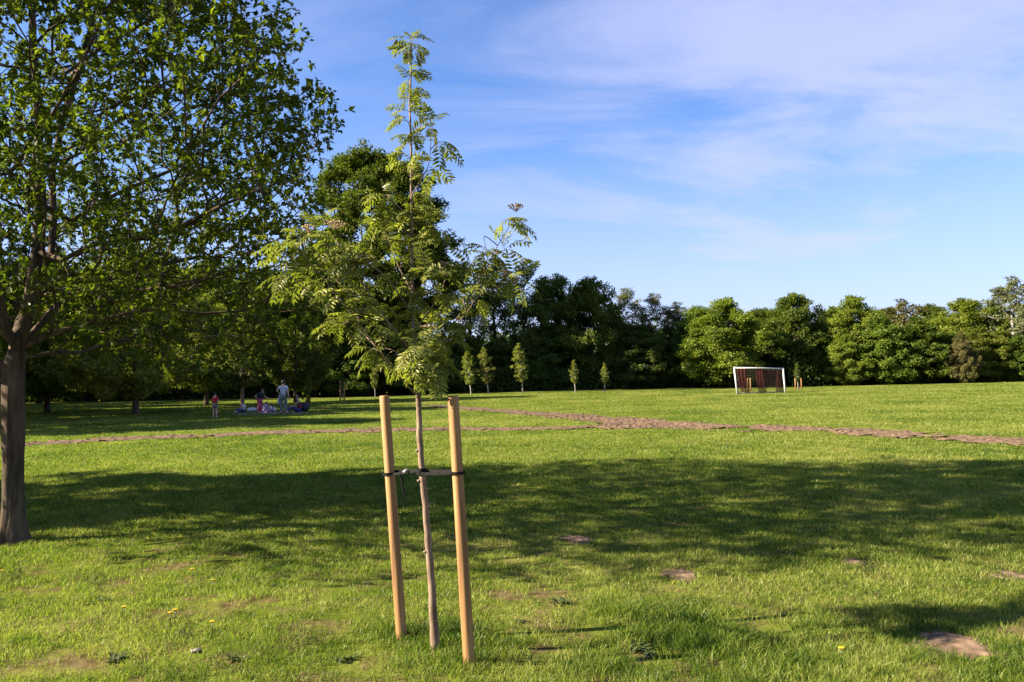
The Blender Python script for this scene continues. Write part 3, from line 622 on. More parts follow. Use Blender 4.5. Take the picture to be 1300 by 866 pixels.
# ------------------------------------------------------------ the big tree on the left
def big_tree():
    base = ground_at(17, 688); d = base.y; rng = np.random.default_rng(77)
    root = thing('broadleaf_tree', 'big leafy tree with a stout brown trunk at the left edge, filling the upper left', 'tree', base)
    def lp(px, py, dy=0): return np.array(at(px, py, d + dy) - base)
    limbs = {}
    trunk = [np.array([0, 0, -.06])] + [lp(17, y) for y in (665, 630, 590, 550, 520, 495, 470)] + [lp(22, 445)]
    chain = [(p, i - 1) for i, p in enumerate(trunk)]; tn = len(chain)
    def limb(start, pts):
        p0 = start
        for p in pts: chain.append((np.array(p), p0)); p0 = len(chain) - 1
        return p0
    # leader and its twin
    limb(tn - 1, [lp(32, 410), lp(40, 370, .05), lp(48, 320, .1), lp(53, 260, .15), lp(50, 200, .2), lp(48, 130, .2), lp(42, 60, .1), lp(40, -20, .1), lp(36, -120, 0), lp(30, -220, 0)])
    limb(tn + 2, [lp(64, 330, .4), lp(68, 280, .5), lp(66, 220, .6), lp(80, 150, .8), lp(100, 90, 1.0), lp(120, 20, 1.2), lp(140, -60, 1.3)])
    limb(tn - 1, [lp(10, 420, -.1), lp(0, 380, -.2), lp(-15, 320, -.3), lp(-25, 240, -.5), lp(-40, 150, -.6), lp(-70, 60, -.8), lp(-90, -60, -.9)])
    # right-hand limbs
    limb(tn - 1, [lp(60, 425, .1), lp(110, 412, .3), lp(160, 398, .5), lp(205, 392, .7), lp(255, 398, .8), lp(310, 395, .9), lp(355, 370, 1.0)])
    limb(tn + 2, [lp(80, 330, -.2), lp(115, 312, -.4), lp(165, 305, -.6), lp(225, 290, -.8), lp(280, 262, -1.0), lp(330, 240, -1.1)])
    limb(tn + 4, [lp(75, 105, -.3)] if False else [lp(70, 235, -.2), lp(95, 210, -.5), lp(130, 190, -.9), lp(180, 170, -1.3), lp(230, 130, -1.6)])
    limb(tn + 3, [lp(90, 280, .6), lp(150, 245, 1.2), lp(220, 215, 1.8), lp(300, 170, 2.4), lp(360, 130, 2.8)])
    limb(tn + 6, [lp(75, 100, .2), lp(130, 60, .4), lp(200, 20, .6), lp(270, -40, .8)])
    # away, toward and to the left
    limb(tn - 2, [(-.3, .5, 2.2), (-.6, 1.1, 2.5), (-.9, 1.9, 2.9), (-1.2, 2.8, 3.2), (-1.3, 3.6, 3.3)])
    limb(tn - 2, [(-.5, -.2, 2.1), (-1.2, -.3, 2.4), (-2.0, -.2, 2.7), (-2.9, 0, 2.9), (-3.7, .1, 3.0)])
    limb(tn - 1, [(.2, .6, 2.7), (.6, 1.4, 3.1), (1.1, 2.3, 3.4), (1.5, 3.2, 3.5)])
    limb(tn - 1, [(-.1, -.5, 2.6), (-.3, -1.1, 3.1), (-.6, -1.7, 3.5), (-.8, -2.3, 3.7)])
    targets = []
    while len(targets) < 4200:
        x, y, z = rng.uniform(-4.9, 3.9), rng.uniform(-3.2, 5.6), rng.uniform(1.75, 9.8)
        u = (z - 1.75) / 8.05
        prof = math.sin(math.pi * (0.10 + 0.90 * u) ** .62) ** .7 if u < 1 else 0
        rx = 3.75 if x > 0 else 4.9; ry = (4.7 if x > 0 else 5.4) if y > 0 else (3.1 if x > -.5 else 2.1)
        a_ = math.atan2(y, x); lump = 1 + .10 * math.sin(3 * a_ + 5 * u) + .07 * math.sin(5 * a_ - 9 * u + 1) + .05 * math.sin(11 * u + 2 * a_)
        q_ = math.hypot(x / rx, y / ry) / (prof * lump + 1e-6)
        if q_ < 1 and rng.random() < 0.20 + 0.8 * q_ ** 1.5:
            p = Vector((x, y, z)) + base; cc = CMn.T @ np.array([p.x, p.y, p.z - EYE]); ppx = 650 - cc[0] / cc[2] * F
            ppy = 433 - (cc[1] / -cc[2]) * F
            if ppx > 338 + 72 * float(sstep(-20, 110, ppy)) + 14 * math.sin(ppy * .05) + 9 * math.sin(ppy * .13): continue
            if ppx > 60 and ppy > -60 and rng.random() < .06: continue
            if z < (2.15 if x > -.8 else 1.85) + .3 * math.sin(4 * a_): continue
            targets.append((x, y, z))
    P, par, tips = grow(chain, targets, 0.28, 0.22, 5, branch_from=tn - 2)
    rd = radii(P, par, tips, 0.0030, 2.1); sc_ = 0.112 / rd[3]
    rd = rd * (1 + (sc_ - 1) * np.clip(rd / rd[3], 0, 1) ** .5); rd[0] = .140; rd[1] = .118; rd[2] = .103; rd[3] = .100
    # part 1: trunk; main limbs are parts of their own
    mb = MB(); zt = np.array([P[i] for i in range(tn)]); zs = np.linspace(0, tn - 1, 90); fine = np.stack([np.interp(zs, range(tn), zt[:, c_]) for c_ in range(3)], 1); fr = np.interp(zs, range(tn), rd[:tn])
    mb.tube(fine, fr, 56); Vt = mb.v[0].reshape(-1, 56, 3) if len(mb.v[0]) == 90 * 56 else mb.v[0][:90 * 56].reshape(90, 56, 3)
    A_, Zg = np.meshgrid(np.arange(56), fine[:, 2]); nz = value_noise(6 * np.cos(A_ / 56 * 6.283) + 20, 6 * np.sin(A_ / 56 * 6.283) + Zg * 2.2, 1.0, 71) * .6 + value_noise(16 * np.cos(A_ / 56 * 6.283) + 20, 16 * np.sin(A_ / 56 * 6.283) + Zg * 6, 1.0, 72) * .4
    fl = 1 + .22 * np.exp(-Zg / .12) * (1 + .5 * np.sin(A_ / 56 * 6.283 * 5 + 1)); cen = fine[:, None, :]
    Vt[:] = cen + (Vt - cen) * ((.94 + .12 * nz) * fl)[..., None]; mb.build('trunk', m_bark, root)
    top = np.full(len(P), -1); heads = [i for i in range(tn, len(P)) if par[i] < tn]
    for i in range(tn, len(P)): top[i] = i if par[i] < tn else top[par[i]]
    cnt = {h: (top == h).sum() for h in heads}
    small = MB()
    for h in heads:
        ids = np.where(top == h)[0]; mp_ = {int(j): k_ + 1 for k_, j in enumerate(ids)}
        Ps = np.vstack([P[par[h]], P[ids]]); rs = np.concatenate([[rd[h]], rd[ids]]); ps = np.array([-1] + [0 if par[j] == par[h] and j == h else mp_[int(par[j])] for j in ids])
        tgt = MB() if cnt[h] > 400 else small
        skeleton_mesh(Ps, ps, rs, tgt, 5)
        if tgt is not small: tgt.build('branch', m_bark, root)
    if small.n: small.build('twigs', m_bark, root)
    # rosettes of leaves at and near the tips
    tp = P[tips]; dirs = tp - P[par[tips]]; dirs /= np.linalg.norm(dirs, axis=1, keepdims=True) + 1e-6
    tp = np.vstack([tp, tp[tp[:, 2] > 6.8]]); dirs = np.vstack([dirs, dirs[P[tips][:, 2] > 6.8]]); nr_ = 5; RC = np.repeat(tp, nr_, 0) + unit(rng, len(tp) * nr_) * rng.uniform(.02, .24, (len(tp) * nr_, 1)) * np.array([1.15, 1.15, .7]); RD = np.repeat(dirs, nr_, 0)  # tips above the view carry extra rosettes, added to deepen the tree's shadow
    nl = 7; Cn = np.repeat(RC, nl, 0) + rng.normal(0, .008, (len(RC) * nl, 3)); ax = np.repeat(RD, nl, 0)
    D = unit(rng, len(Cn)) + ax * .5 + np.array([0, 0, -.1]); Nn = unit(rng, len(Cn)) * .6 + np.array([0, 0, 1])
    L = rng.uniform(.045, .088, len(Cn)) * np.where(Cn[:, 2] > 7.0, 1.4, 1.0); tone = np.clip(np.repeat(rng.normal(.45, .2, len(RC)), nl) + rng.normal(0, .12, len(Cn)), 0, 1)  # unseen top leaves enlarged to let less sun through to the ground
    tone = np.where(np.repeat(rng.random(len(RC)) < .12, nl), 1.0, tone)
    lv = leaves(Cn, D, Nn, L, L * .58, tone); np_mesh('crown', *lv[:3], L_oak, root, tone=lv[3])
    return root
big_tree()

# ------------------------------------------------------------ the rowan and its stakes
def rowan():
    base = ground_at(553, 829); d = base.y; rng = np.random.default_rng(11)
    root = thing('rowan_tree', 'young rowan with feathery leaves, tied between two wooden stakes in the foreground', 'tree', base)
    def lp(px, py, dy=0): return np.array(at(px, py, d + dy) - base)
    tk = [(553, 836), (551, 790), (548, 740), (544, 695), (541, 650), (537, 610), (535, 590), (533, 560), (532, 530), (531, 500), (529, 478), (527, 455)]
    tr_r = [.031, .025, .0225, .021, .020, .019, .0185, .0175, .0165, .016, .013, .011]
    mb = MB(); fine = []; fr = []
    pts = [lp(*p) for p in tk]
    for i in range(len(pts) - 1):
        for k_ in range(5):
            u = k_ / 5; q_ = pts[i] * (1 - u) + pts[i + 1] * u + rng.normal(0, .0012, 3); fine.append(q_); fr.append((tr_r[i] * (1 - u) + tr_r[i + 1] * u) * rng.uniform(.94, 1.08))
    fine.append(pts[-1]); fr.append(tr_r[-1])
    mb.tube(fine, fr, 14)
    for (px, py, sx) in [(541, 640, 1), (544, 700, -1), (548, 745, 1), (536, 610, -1), (550, 770, -1), (534, 572, -1)]:     # knots
        mb.ball(lp(px, py) + np.array([sx * .019, -.006, 0]), (.012, .011, .009), 8, 5)
    mb.build('trunk', m_barkyoung, root)
    B = []       # branches: list of (px, py, dy), start radius
    def smooth(path, n=6):
        P_ = np.array([lp(*p) for p in path]); out = []
        for i in range(len(P_) - 1):
            p0 = P_[max(i - 1, 0)]; p1 = P_[i]; p2 = P_[i + 1]; p3 = P_[min(i + 2, len(P_) - 1)]
            for k_ in range(n):
                u = k_ / n; out.append(.5 * ((2 * p1) + (-p0 + p2) * u + (2 * p0 - 5 * p1 + 4 * p2 - p3) * u * u + (-p0 + 3 * p1 - 3 * p2 + p3) * u ** 3))
        out.append(P_[-1]); return np.array(out)
    leader = smooth([(527, 455, 0), (525, 420, 0), (524, 380, 0), (523, 330, .01), (523, 280, .01), (522, 230, .02), (522, 180, .02), (520, 130, .02), (522, 90, .02), (521, 50, .02)])
    B.append((leader, .0125))
    defs = [
     ([(527, 500, 0), (512, 484, -.03), (495, 462, -.06), (478, 440, -.10), (455, 410, -.14), (425, 372, -.18), (395, 335, -.2), (372, 310, -.22)], .0062),
     ([(529, 497, 0), (543, 490, .03), (553, 478, .06), (558, 455, .1), (572, 420, .14), (592, 385, .17), (612, 350, .2), (632, 312, .2), (648, 285, .2)], .0062),
     ([(526, 452, 0), (510, 430, -.05), (490, 405, -.09), (470, 375, -.12), (450, 345, -.12), (432, 315, -.12)], .008),
     ([(526, 440, 0), (540, 420, -.08), (550, 432, -.16), (545, 445, -.24), (538, 455, -.28)], .005),
     ([(525, 420, 0), (545, 395, .05), (560, 370, .08), (566, 350, .1)], .006),
     ([(524, 400, 0), (508, 375, -.05), (488, 350, -.1), (470, 338, -.12)], .0065),
     ([(524, 372, 0), (512, 350, .05), (500, 325, .08), (492, 300, .1)], .005),
     ([(529, 486, 0), (531, 460, -.06), (540, 430, -.15), (545, 422, -.18)], .006),
     ([(592, 385, .17), (615, 372, .12), (640, 362, .08), (655, 355, .05)], .0055),
     ([(572, 420, .14), (590, 400, .22), (600, 385, .3), (606, 360, .32)], .0045),
     ([(425, 372, -.18), (405, 372, -.25), (385, 365, -.28), (368, 350, -.3)], .005),
     ([(455, 410, -.14), (452, 395, -.05), (440, 370, 0), (420, 350, .05)], .005),
     ([(478, 440, -.10), (462, 425, -.02), (445, 410, .05), (430, 405, .08)], .0045),
     ([(523, 330, .01), (535, 308, .03), (540, 285, .05)], .004), ([(523, 280, 0), (506, 262, -.03), (494, 250, -.05)], .004),
     ([(522, 250, 0), (536, 225, .02), (545, 205, .03), (548, 160, .03)], .0045), ([(522, 300, 0), (510, 290, .05), (500, 280, .08)], .0035),
     ([(527, 470, 0), (555, 445, -.05), (565, 420, -.08)], .004), ([(526, 460, 0), (500, 445, .1), (475, 440, .15)], .004),
     ([(524, 390, 0), (530, 372, -.1), (540, 350, -.15)], .004), ([(528, 475, 0), (540, 462, -.1), (552, 450, -.2), (556, 462, -.26)], .004), ([(528, 470, 0), (520, 450, -.12), (524, 436, -.22), (530, 440, -.28)], .004),
     ([(632, 312, .2), (615, 300, .18), (618, 318, .16)], .004), ([(395, 335, -.2), (380, 345, -.18), (360, 318, -.16)], .004), ([(432, 330, -.12), (415, 310, -.16), (405, 296, -.18)], .004),
    ]
    for path, r_ in defs: B.append((smooth(path), r_))
    whorls = []
    for bi, (path, r_) in enumerate(B):
        n = len(path); mb = MB(); mb.tube(path, np.linspace(r_, r_ * .3 if bi else .0035, n), 7)
        L = np.concatenate([[0], np.cumsum(np.linalg.norm(np.diff(path, axis=0), axis=1))])
        s = 0.17 if bi > 2 else 0.32
        if bi == 0: s = 0.10
        while s < L[-1]:
            i = min(n - 1, int(np.searchsorted(L, s))); p = path[i]; dr = path[min(i + 1, n - 1)] - path[max(i - 1, 0)]; dr /= np.linalg.norm(dr) + 1e-9
            side = unit(rng, 1)[0]; side -= dr * np.dot(side, dr); side /= np.linalg.norm(side)
            if bi < 3 or rng.random() < .5:
                tl = rng.uniform(.015, .05) if bi == 0 else rng.uniform(.03, .13)
                e_ = p + side * tl + dr * tl * .7 + np.array([0, 0, .02]); mb.tube([p, (p + e_) / 2 + np.array([0, 0, .005]), e_], [.003, .0025, .002], 5)
                whorls.append((e_, (side + dr * .7), 5 if bi == 0 else 4, .74 if bi == 0 else 1.0))
            else: whorls.append((p, side + dr * .5, 3, .9))
            s += (rng.uniform(.048, .085) if bi == 0 else rng.uniform(.08, .15))
        whorls.append((path[-1], path[-1] - path[-3], 6 if bi else 5, 1.0 if bi else .8))
        mb.build('branch', m_barkyoung, root)
    LV, LN, LD, LL, LT, LW = [], [], [], [], [], []; rac = MB()
    for (p, ax, cnt, sc_) in whorls:
        ax = ax / (np.linalg.norm(ax) + 1e-9); tw = rng.normal(.5, .18)
        for _ in range(cnt):
            o_ = unit(rng, 1)[0]; o_ = o_ + ax * .7 + np.array([0, 0, .25]); o_ /= np.linalg.norm(o_)
            ll = rng.uniform(.125, .19) * sc_; pts_ = [p]; dcur = o_.copy(); ns = 7
            sidev = np.cross(dcur, np.array([0, 0, 1.]) + rng.normal(0, .35, 3)); sidev /= np.linalg.norm(sidev) + 1e-9
            for k_ in range(ns):
                dcur = dcur + np.array([0, 0, -.16]); dcur /= np.linalg.norm(dcur); q_ = pts_[-1] + dcur * ll / ns; pts_.append(q_)
                if k_ == 0: continue
                up = np.cross(sidev, dcur)
                lf = .055 * sc_ * (1.0 if 1 < k_ < 6 else .8) * rng.uniform(.85, 1.15)
                for sg in (-1, 1):
                    LV.append(q_); LD.append(dcur * .55 + sidev * sg * 1.0 + np.array([0, 0, -.28]) + rng.normal(0, .08, 3)); LN.append(up + sidev * sg * -.2 + rng.normal(0, .15, 3)); LL.append(lf); LT.append(tw + rng.normal(0, .12))
            LV.append(pts_[-1]); LD.append(dcur); LN.append(up); LL.append(.045 * sc_); LT.append(tw)
            rac.tube(pts_[::2] + [pts_[-1]], .0011, 3, cap=False)
    LV, LD, LN, LL, LT = map(np.array, (LV, LD, LN, LL, LT))
    # lanceolate leaflet: two faces each side
    n = len(LV); D = LD / np.linalg.norm(LD, axis=1, keepdims=True); S = np.cross(D, LN); S /= np.linalg.norm(S, axis=1, keepdims=True); N2 = np.cross(S, D)
    Lx = LL[:, None]; W = Lx * .29
    V = np.stack([LV, LV + D * Lx * .3 + S * W * .5 + N2 * W * .2, LV + D * Lx * .68 + S * W * .42 + N2 * W * .1, LV + D * Lx - N2 * Lx * .12, LV + D * Lx * .68 - S * W * .42 + N2 * W * .1, LV + D * Lx * .3 - S * W * .5 + N2 * W * .2, LV + D * Lx * .5], 1)
    b = (np.arange(n) * 7)[:, None]
    Lp = np.concatenate([b + np.array([0, 1, 2, 6]), b + np.array([6, 2, 3]), b + np.array([0, 6, 4, 5]), b + np.array([6, 3, 4])], 1)
    np_mesh('foliage', V.reshape(-1, 3), Lp.ravel(), np.tile([4, 3, 4, 3], n), L_rowan, root, tone=np.clip(np.repeat(LT, 7), 0, 1))
    rac.build('foliage_stalk', plain('leaf_stalk', (.16, .19, .06)), root)
    # flat heads of brownish buds
    mbud = plain('flower_bud', (.52, .38, .20), .9, .3, 60)
    for (px, py, dy, r_) in [(425, 288, -.15, .05), (392, 293, -.2, .03), (464, 332, -.12, .045), (562, 340, .1, .032), (655, 266, .2, .04), (545, 420, -.18, .05), (641, 350, .08, .035), (655, 358, .05, .025)]:
        c = lp(px, py - 4, dy - .05); r_ *= 1.25; mb = MB()
        for _ in range(int(34 * r_ / .04)):
            a_, q_ = rng.random() * 6.28, r_ * math.sqrt(rng.random()); e_ = c + np.array([q_ * math.cos(a_), q_ * math.sin(a_), .012 * (1 - (q_ / r_) ** 2) + rng.normal(0, .003)])
            mb.ball(e_, .0052, 5, 4); mb.tube([c + np.array([0, 0, -.035]), e_], .0009, 3, False)
        mb.build('flower_cluster', mbud, root)
    return root, base
rroot, rbase = rowan()

def stake(bpx, bpy_, tpx, tpy, label):
    b = ground_at(bpx, bpy_); t_ = at(tpx, tpy, b.y + 0.02); root = thing('wooden_stake', label, 'stake', b, 0, 'stakes of the young rowan')
    n = 16; v = t_ - b; pts = [Vector((0, 0, -.12)) - v * .05] + [v * (i / n) for i in range(n + 1)]
    r_ = .0325; rd = [r_ + .001] + [r_ * (1.03 - .06 * i / n) for i in range(n + 1)]
    pts += [v + v.normalized() * .006, v + v.normalized() * .009]; rd += [r_ * .92, r_ * .80]
    mb = MB(); mb.tube(pts, rd, 22); mb.build('pole', m_stake, root); return b, t_
sL = stake(510, 810, 488, 504, 'left wooden stake beside the young rowan, the shorter one')
sR = stake(596, 845, 575, 504, 'right wooden stake beside the young rowan, reaching lower in the photo')

def strap():
    cL = at(494, 601, sL[0].y + .015); cR = at(581, 600, sR[0].y + .015); cT = at(535.5, 599, rbase.y)
    root = thing('tree_tie', 'black rubber strap tying the rowan stem to both stakes', 'strap', cT)
    def lo(p): return np.array(p - cT)
    L_, R_, T0 = lo(cL), lo(cR), np.zeros(3)
    def band(path, h=.015, th=.004, closed=False, name='strap_band'):
        P_ = np.array(path); n = len(P_); T = np.gradient(P_, axis=0)
        if closed: T = np.roll(P_, -1, 0) - np.roll(P_, 1, 0)
        Nn = np.stack([T[:, 1], -T[:, 0], np.zeros(n)], -1); Nn /= np.linalg.norm(Nn, axis=1, keepdims=True) + 1e-9
        up = np.array([0, 0, h / 2]); V = np.stack([P_ + Nn * th / 2 + up, P_ + Nn * th / 2 - up, P_ - Nn * th / 2 - up, P_ - Nn * th / 2 + up], 1); fs = []
        for i in range(n if closed else n - 1):
            for j in range(4): a0 = i * 4; b0 = ((i + 1) % n) * 4; fs.append((a0 + j, b0 + j, b0 + (j + 1) % 4, a0 + (j + 1) % 4))
        if not closed: fs += [(3, 2, 1, 0), tuple((n - 1) * 4 + j for j in range(4))]
        mb = MB(); mb.add(V.reshape(-1, 3), fs); return mb.build(name, m_rubber, root, smooth=False)
    ringp = lambda c, r_, z=0: [c + np.array([r_ * math.cos(a_), r_ * math.sin(a_), z]) for a_ in np.linspace(0, 2 * math.pi, 28, endpoint=False)]
    band(ringp(L_, .041), closed=True, name='stake_loop'); band(ringp(R_, .041), closed=True, name='stake_loop'); band(ringp(T0, .027, .012), h=.022, closed=True, name='stem_loop'); band(ringp(T0, .029, -.008), h=.018, closed=True, name='stem_loop')
    def run(a_, b_, off, sag, z0=0, z1=0):
        return [a_ * (1 - u) + b_ * u + np.array([0, off, -sag * math.sin(math.pi * u) + z0 * (1 - u) + z1 * u]) for u in np.linspace(0, 1, 14)]
    band(run(L_ + np.array([.03, 0, 0]), T0, -.034, .002, -.002, .014)); band(run(L_ + np.array([.03, 0, 0]), T0, .030, .004, .012, .01))
    band(run(T0, R_ + np.array([-.03, 0, 0]), -.034, .004, -.006, .004)); band(run(T0, R_ + np.array([-.03, 0, 0]), .032, .002, .004, .006))
    mk = L_ * .45 + np.array([0, -.045, .012]); mb = MB(); mb.tube([mk + np.array([-.014, 0, -.006]), mk + np.array([.014, 0, .008])], .0105, 10); mb.ball(mk, (.012, .012, .014), 10, 6); mb.build('buckle', plain('grey_buckle', (.30, .30, .31), .35), root)
    k0 = L_ * .62 + np.array([0, -.045, -.008]); mb = MB(); z = 0; i = 0
    while z < .13:
        mb.ball(k0 + np.array([.006 * math.sin(i) + z * .22, 0, -z]), (.0075, .005, .010), 8, 5); mb.tube([k0 + np.array([z * .22, 0, -z]), k0 + np.array([(z + .02) * .22, 0, -z - .02])], .0045, 6); z += .019; i += 1
    mb.build('hanging_strap_end', m_rubber, root)
strap()

# ------------------------------------------------------------ football goal and the staked tree by it
def goal():
    bl = ground_at(936, 500.5); br_ = ground_at(997, 498.7); c = (bl + br_) / 2
    root = thing('football_goal', 'white football goal with a maroon draped net at the far side of the field', 'football goal', c)
    tl = at(932, 467, bl.y); trr = at(994, 468, br_.y); lo = lambda p: np.array(p - c)
    bl_, br2, tl_, tr2 = map(lo, (bl, br_, tl, trr)); back = np.array([.42, 1.15, 0.0])
    for a_, b_ in ((bl_, tl_), (br2, tr2)): mb = MB(); mb.tube([a_ - np.array([0, 0, .05]), (a_ + b_) / 2, b_], .062, 12); mb.build('post', m_white, root)
    mb = MB(); mb.tube([tl_ - (tr2 - tl_) * .012, (tl_ + tr2) / 2, tr2 + (tr2 - tl_) * .012], .055, 12); mb.build('crossbar', m_white, root)
    bb = bl_ + back; bR = br2 + back; gm = plain('grey_tube', (.35, .35, .36), .5)
    mb = MB(); mb.tube([bl_ + np.array([0, 0, .04]), bb + np.array([0, 0, .04])], .03, 8); mb.tube([bb + np.array([0, 0, .04]), bR + np.array([0, 0, .04])], .03, 8); mb.tube([bR + np.array([0, 0, .04]), br2 + np.array([0, 0, .04])], .03, 8); mb.build('ground_frame', gm, root)
    for a_, b_ in ((tl_, bb), (tr2, bR)): mb = MB(); mb.tube([a_, a_ * .55 + b_ * .45 + np.array([0, .25, .1]), b_ + np.array([0, 0, .04])], .025, 8); mb.build('back_stay', gm, root)
    # net of knotted cord, real strings
    mb = MB(); nu, nv = 30, 12
    def np_(u, v): 
        a_ = tl_ * (1 - u) + tr2 * u; b_ = bb * (1 - u) + bR * u; return a_ * (1 - v) + b_ * v + np.array([0, .28 * math.sin(math.pi * v) + .06 * math.sin(9 * u), -.04 * math.sin(math.pi * u) + .1 * math.sin(math.pi * v)])
    for i in range(nu + 1): mb.tube([np_(i / nu, v) for v in np.linspace(0, 1, 7)], .006, 3, False)
    for j in range(1, nv + 1): mb.tube([np_(u, j / nv) for u in np.linspace(0, 1, 16)], .006, 3, False)
    for (a_, b_) in ((tl_, bl_), (tr2, br2)):
        e_ = bb if a_ is tl_ else bR
        for k_ in range(1, 10):
            w = k_ / 10; mb.tube([a_ * (1 - w) + b_ * w, a_ * (1 - w) + e_ * w], .006, 3, False)
    mb.build('net', plain('net_cord', (.22, .15, .13), .8), root)
    mm_ = leaf_mat('maroon_cloth', (.14, .045, .04), (.30, .13, .115), .35, (1.2, .8, .8), .02, 0)
    t2 = mm_.node_tree; o2 = [n_ for n_ in t2.nodes if n_.type == 'OUTPUT_MATERIAL'][0]; src_ = o2.inputs[0].links[0].from_socket
    tp_ = t2.nodes.new('ShaderNodeBsdfTransparent'); ms_ = t2.nodes.new('ShaderNodeMixShader'); ms_.inputs[0].default_value = .72; t2.links.new(tp_.outputs[0], ms_.inputs[1]); t2.links.new(src_, ms_.inputs[2]); t2.links.new(ms_.outputs[0], o2.inputs[0])
    for (u0, u1, v0, v1, s0, s1) in ((.06, .25, .0, .96, 0, 0), (.42, .60, .0, .96, .03, -.02), (.80, .97, .12, .96, .10, -.06)):
        Gd = []
        for j in range(13):
            v = v0 + (v1 - v0) * j / 12; row = []
            for i in range(15):
                f = i / 14; u = u0 + s0 * (1 - j / 12) + (u1 - u0 + (s1 - s0) * (1 - j / 12)) * f
                row.append(np_(u, v) + np.array([0, .05 * math.sin(f * 17) + .03 - .06, 0]))
            Gd.append(row)
        mb = MB(); mb.quadgrid(Gd); o_ = mb.build('net_drape', mm_, root); o_['label'] = 'maroon folded strip of the net'
        a_ = o_.data.attributes.new('tone', 'FLOAT', 'POINT'); a_.data.foreach_set('value', np.array([.5 + .5 * math.sin((k_ % 15) / 14 * 17 + 1) for k_ in range(len(o_.data.vertices))], dtype=np.float32))
goal()
def small_stakes(pxs, py, ytop, d, lab, group):
    for k_, (px, l2) in enumerate(zip(pxs, lab)):
        b = on_ground(px, d + .25 * (k_ % 2)); H = height_at(px, ytop, d) - b.z; root = thing('wooden_stake', l2, 'stake', b, 0, group)
        mb = MB(); mb.tube([(0, 0, -.1), (0, 0, H * .5), (0, 0, H - .02), (0, 0, H)], [.055, .052, .05, .04], 10); mb.build('pole', m_stake, root)
small_stakes([1010, 1013.8, 1017.6], 493, 480, 66, ['leftmost of the three stakes guarding the small tree right of the goal', 'middle of the three stakes guarding the small tree right of the goal', 'rightmost of the three stakes guarding the small tree right of the goal'], 'stakes of the small tree by the goal')
small_stakes([949.5, 953], 496, 480, 64, ['left one of two stakes seen through the goal net', 'right one of two stakes seen through the goal net'], 'stakes behind the goal')
tree_px('slim', 1013, 66.2, 461, 5, 'small sparse tree inside three stakes right of the goal', 0, L_oak)
small_stakes([432, 437], 507, 484, 64, ['left stake of the pair in the shade left of the rowan', 'right stake of the pair in the shade left of the rowan'], 'stakes in the shaded lawn')
tree_px('slim', 434.5, 64.3, 470, 5, 'thin shaded sapling between two stakes', 3, L_dark)

# ------------------------------------------------------------ people of the picnic
m_skin = plain('skin', (.80, .50, .36), .6, .05); m_hairb = plain('dark_hair', (.03, .022, .018), .6); m_hairr = plain('brown_hair', (.10, .055, .03), .6)
m_lip = plain('lip', (.35, .12, .10)); m_shoe = plain('shoe', (.12, .11, .11)); m_eye = plain('eye', (.03, .02, .02), .3)
def skin_mesh(pts, edges, rad, root_i, sub=2):
    me = bpy.data.meshes.new('tmp'); me.from_pydata([tuple(p) for p in pts], edges, []); o = bpy.data.objects.new('tmp', me); C.objects.link(o)
    mo = o.modifiers.new('s', 'SKIN'); mo.use_smooth_shade = True
    sk = me.skin_vertices[0].data
    for i, r_ in enumerate(rad): sk[i].radius = (r_, r_) if not hasattr(r_, '__len__') else r_; sk[i].use_root = (i == root_i)
    s2 = o.modifiers.new('d', 'SUBSURF'); s2.levels = sub; s2.render_levels = sub
    dg = bpy.context.evaluated_depsgraph_get(); res = bpy.data.meshes.new_from_object(o.evaluated_get(dg)); 
    V = np.array([v.co[:] for v in res.vertices]); F_ = [tuple(p.vertices) for p in res.polygons]
    bpy.data.objects.remove(o); bpy.data.meshes.remove(me); bpy.data.meshes.remove(res); return V, F_
def STAND():
    return dict(pel=(0, 0, .95), wai=(0, 0, 1.10), che=(0, 0, 1.32), nec=(0, 0, 1.47), hd1=(0, -.01, 1.56), hd2=(0, -.01, 1.66),
        shL=(-.18, 0, 1.41), elL=(-.24, .02, 1.13), wrL=(-.25, -.06, .88), shR=(.18, 0, 1.41), elR=(.24, .02, 1.13), wrR=(.25, -.06, .88),
        hiL=(-.10, 0, .90), knL=(-.11, -.01, .50), anL=(-.12, .02, .09), toL=(-.13, -.16, .035), hiR=(.10, 0, .90), knR=(.11, -.01, .50), anR=(.12, .02, .09), toR=(.13, -.16, .035))
def SIT():
    return dict(pel=(0, .05, .13), wai=(0, .07, .28), che=(0, .04, .50), nec=(0, .0, .65), hd1=(0, -.03, .74), hd2=(0, -.04, .84),
        shL=(-.17, .02, .59), elL=(-.25, -.08, .36), wrL=(-.18, -.28, .22), shR=(.17, .02, .59), elR=(.25, -.08, .36), wrR=(.18, -.28, .22),
        hiL=(-.10, .0, .12), knL=(-.20, -.38, .30), anL=(-.10, -.62, .07), toL=(-.10, -.76, .05), hiR=(.10, .0, .12), knR=(.20, -.38, .30), anR=(.10, -.62, .07), toR=(.10, -.76, .05))
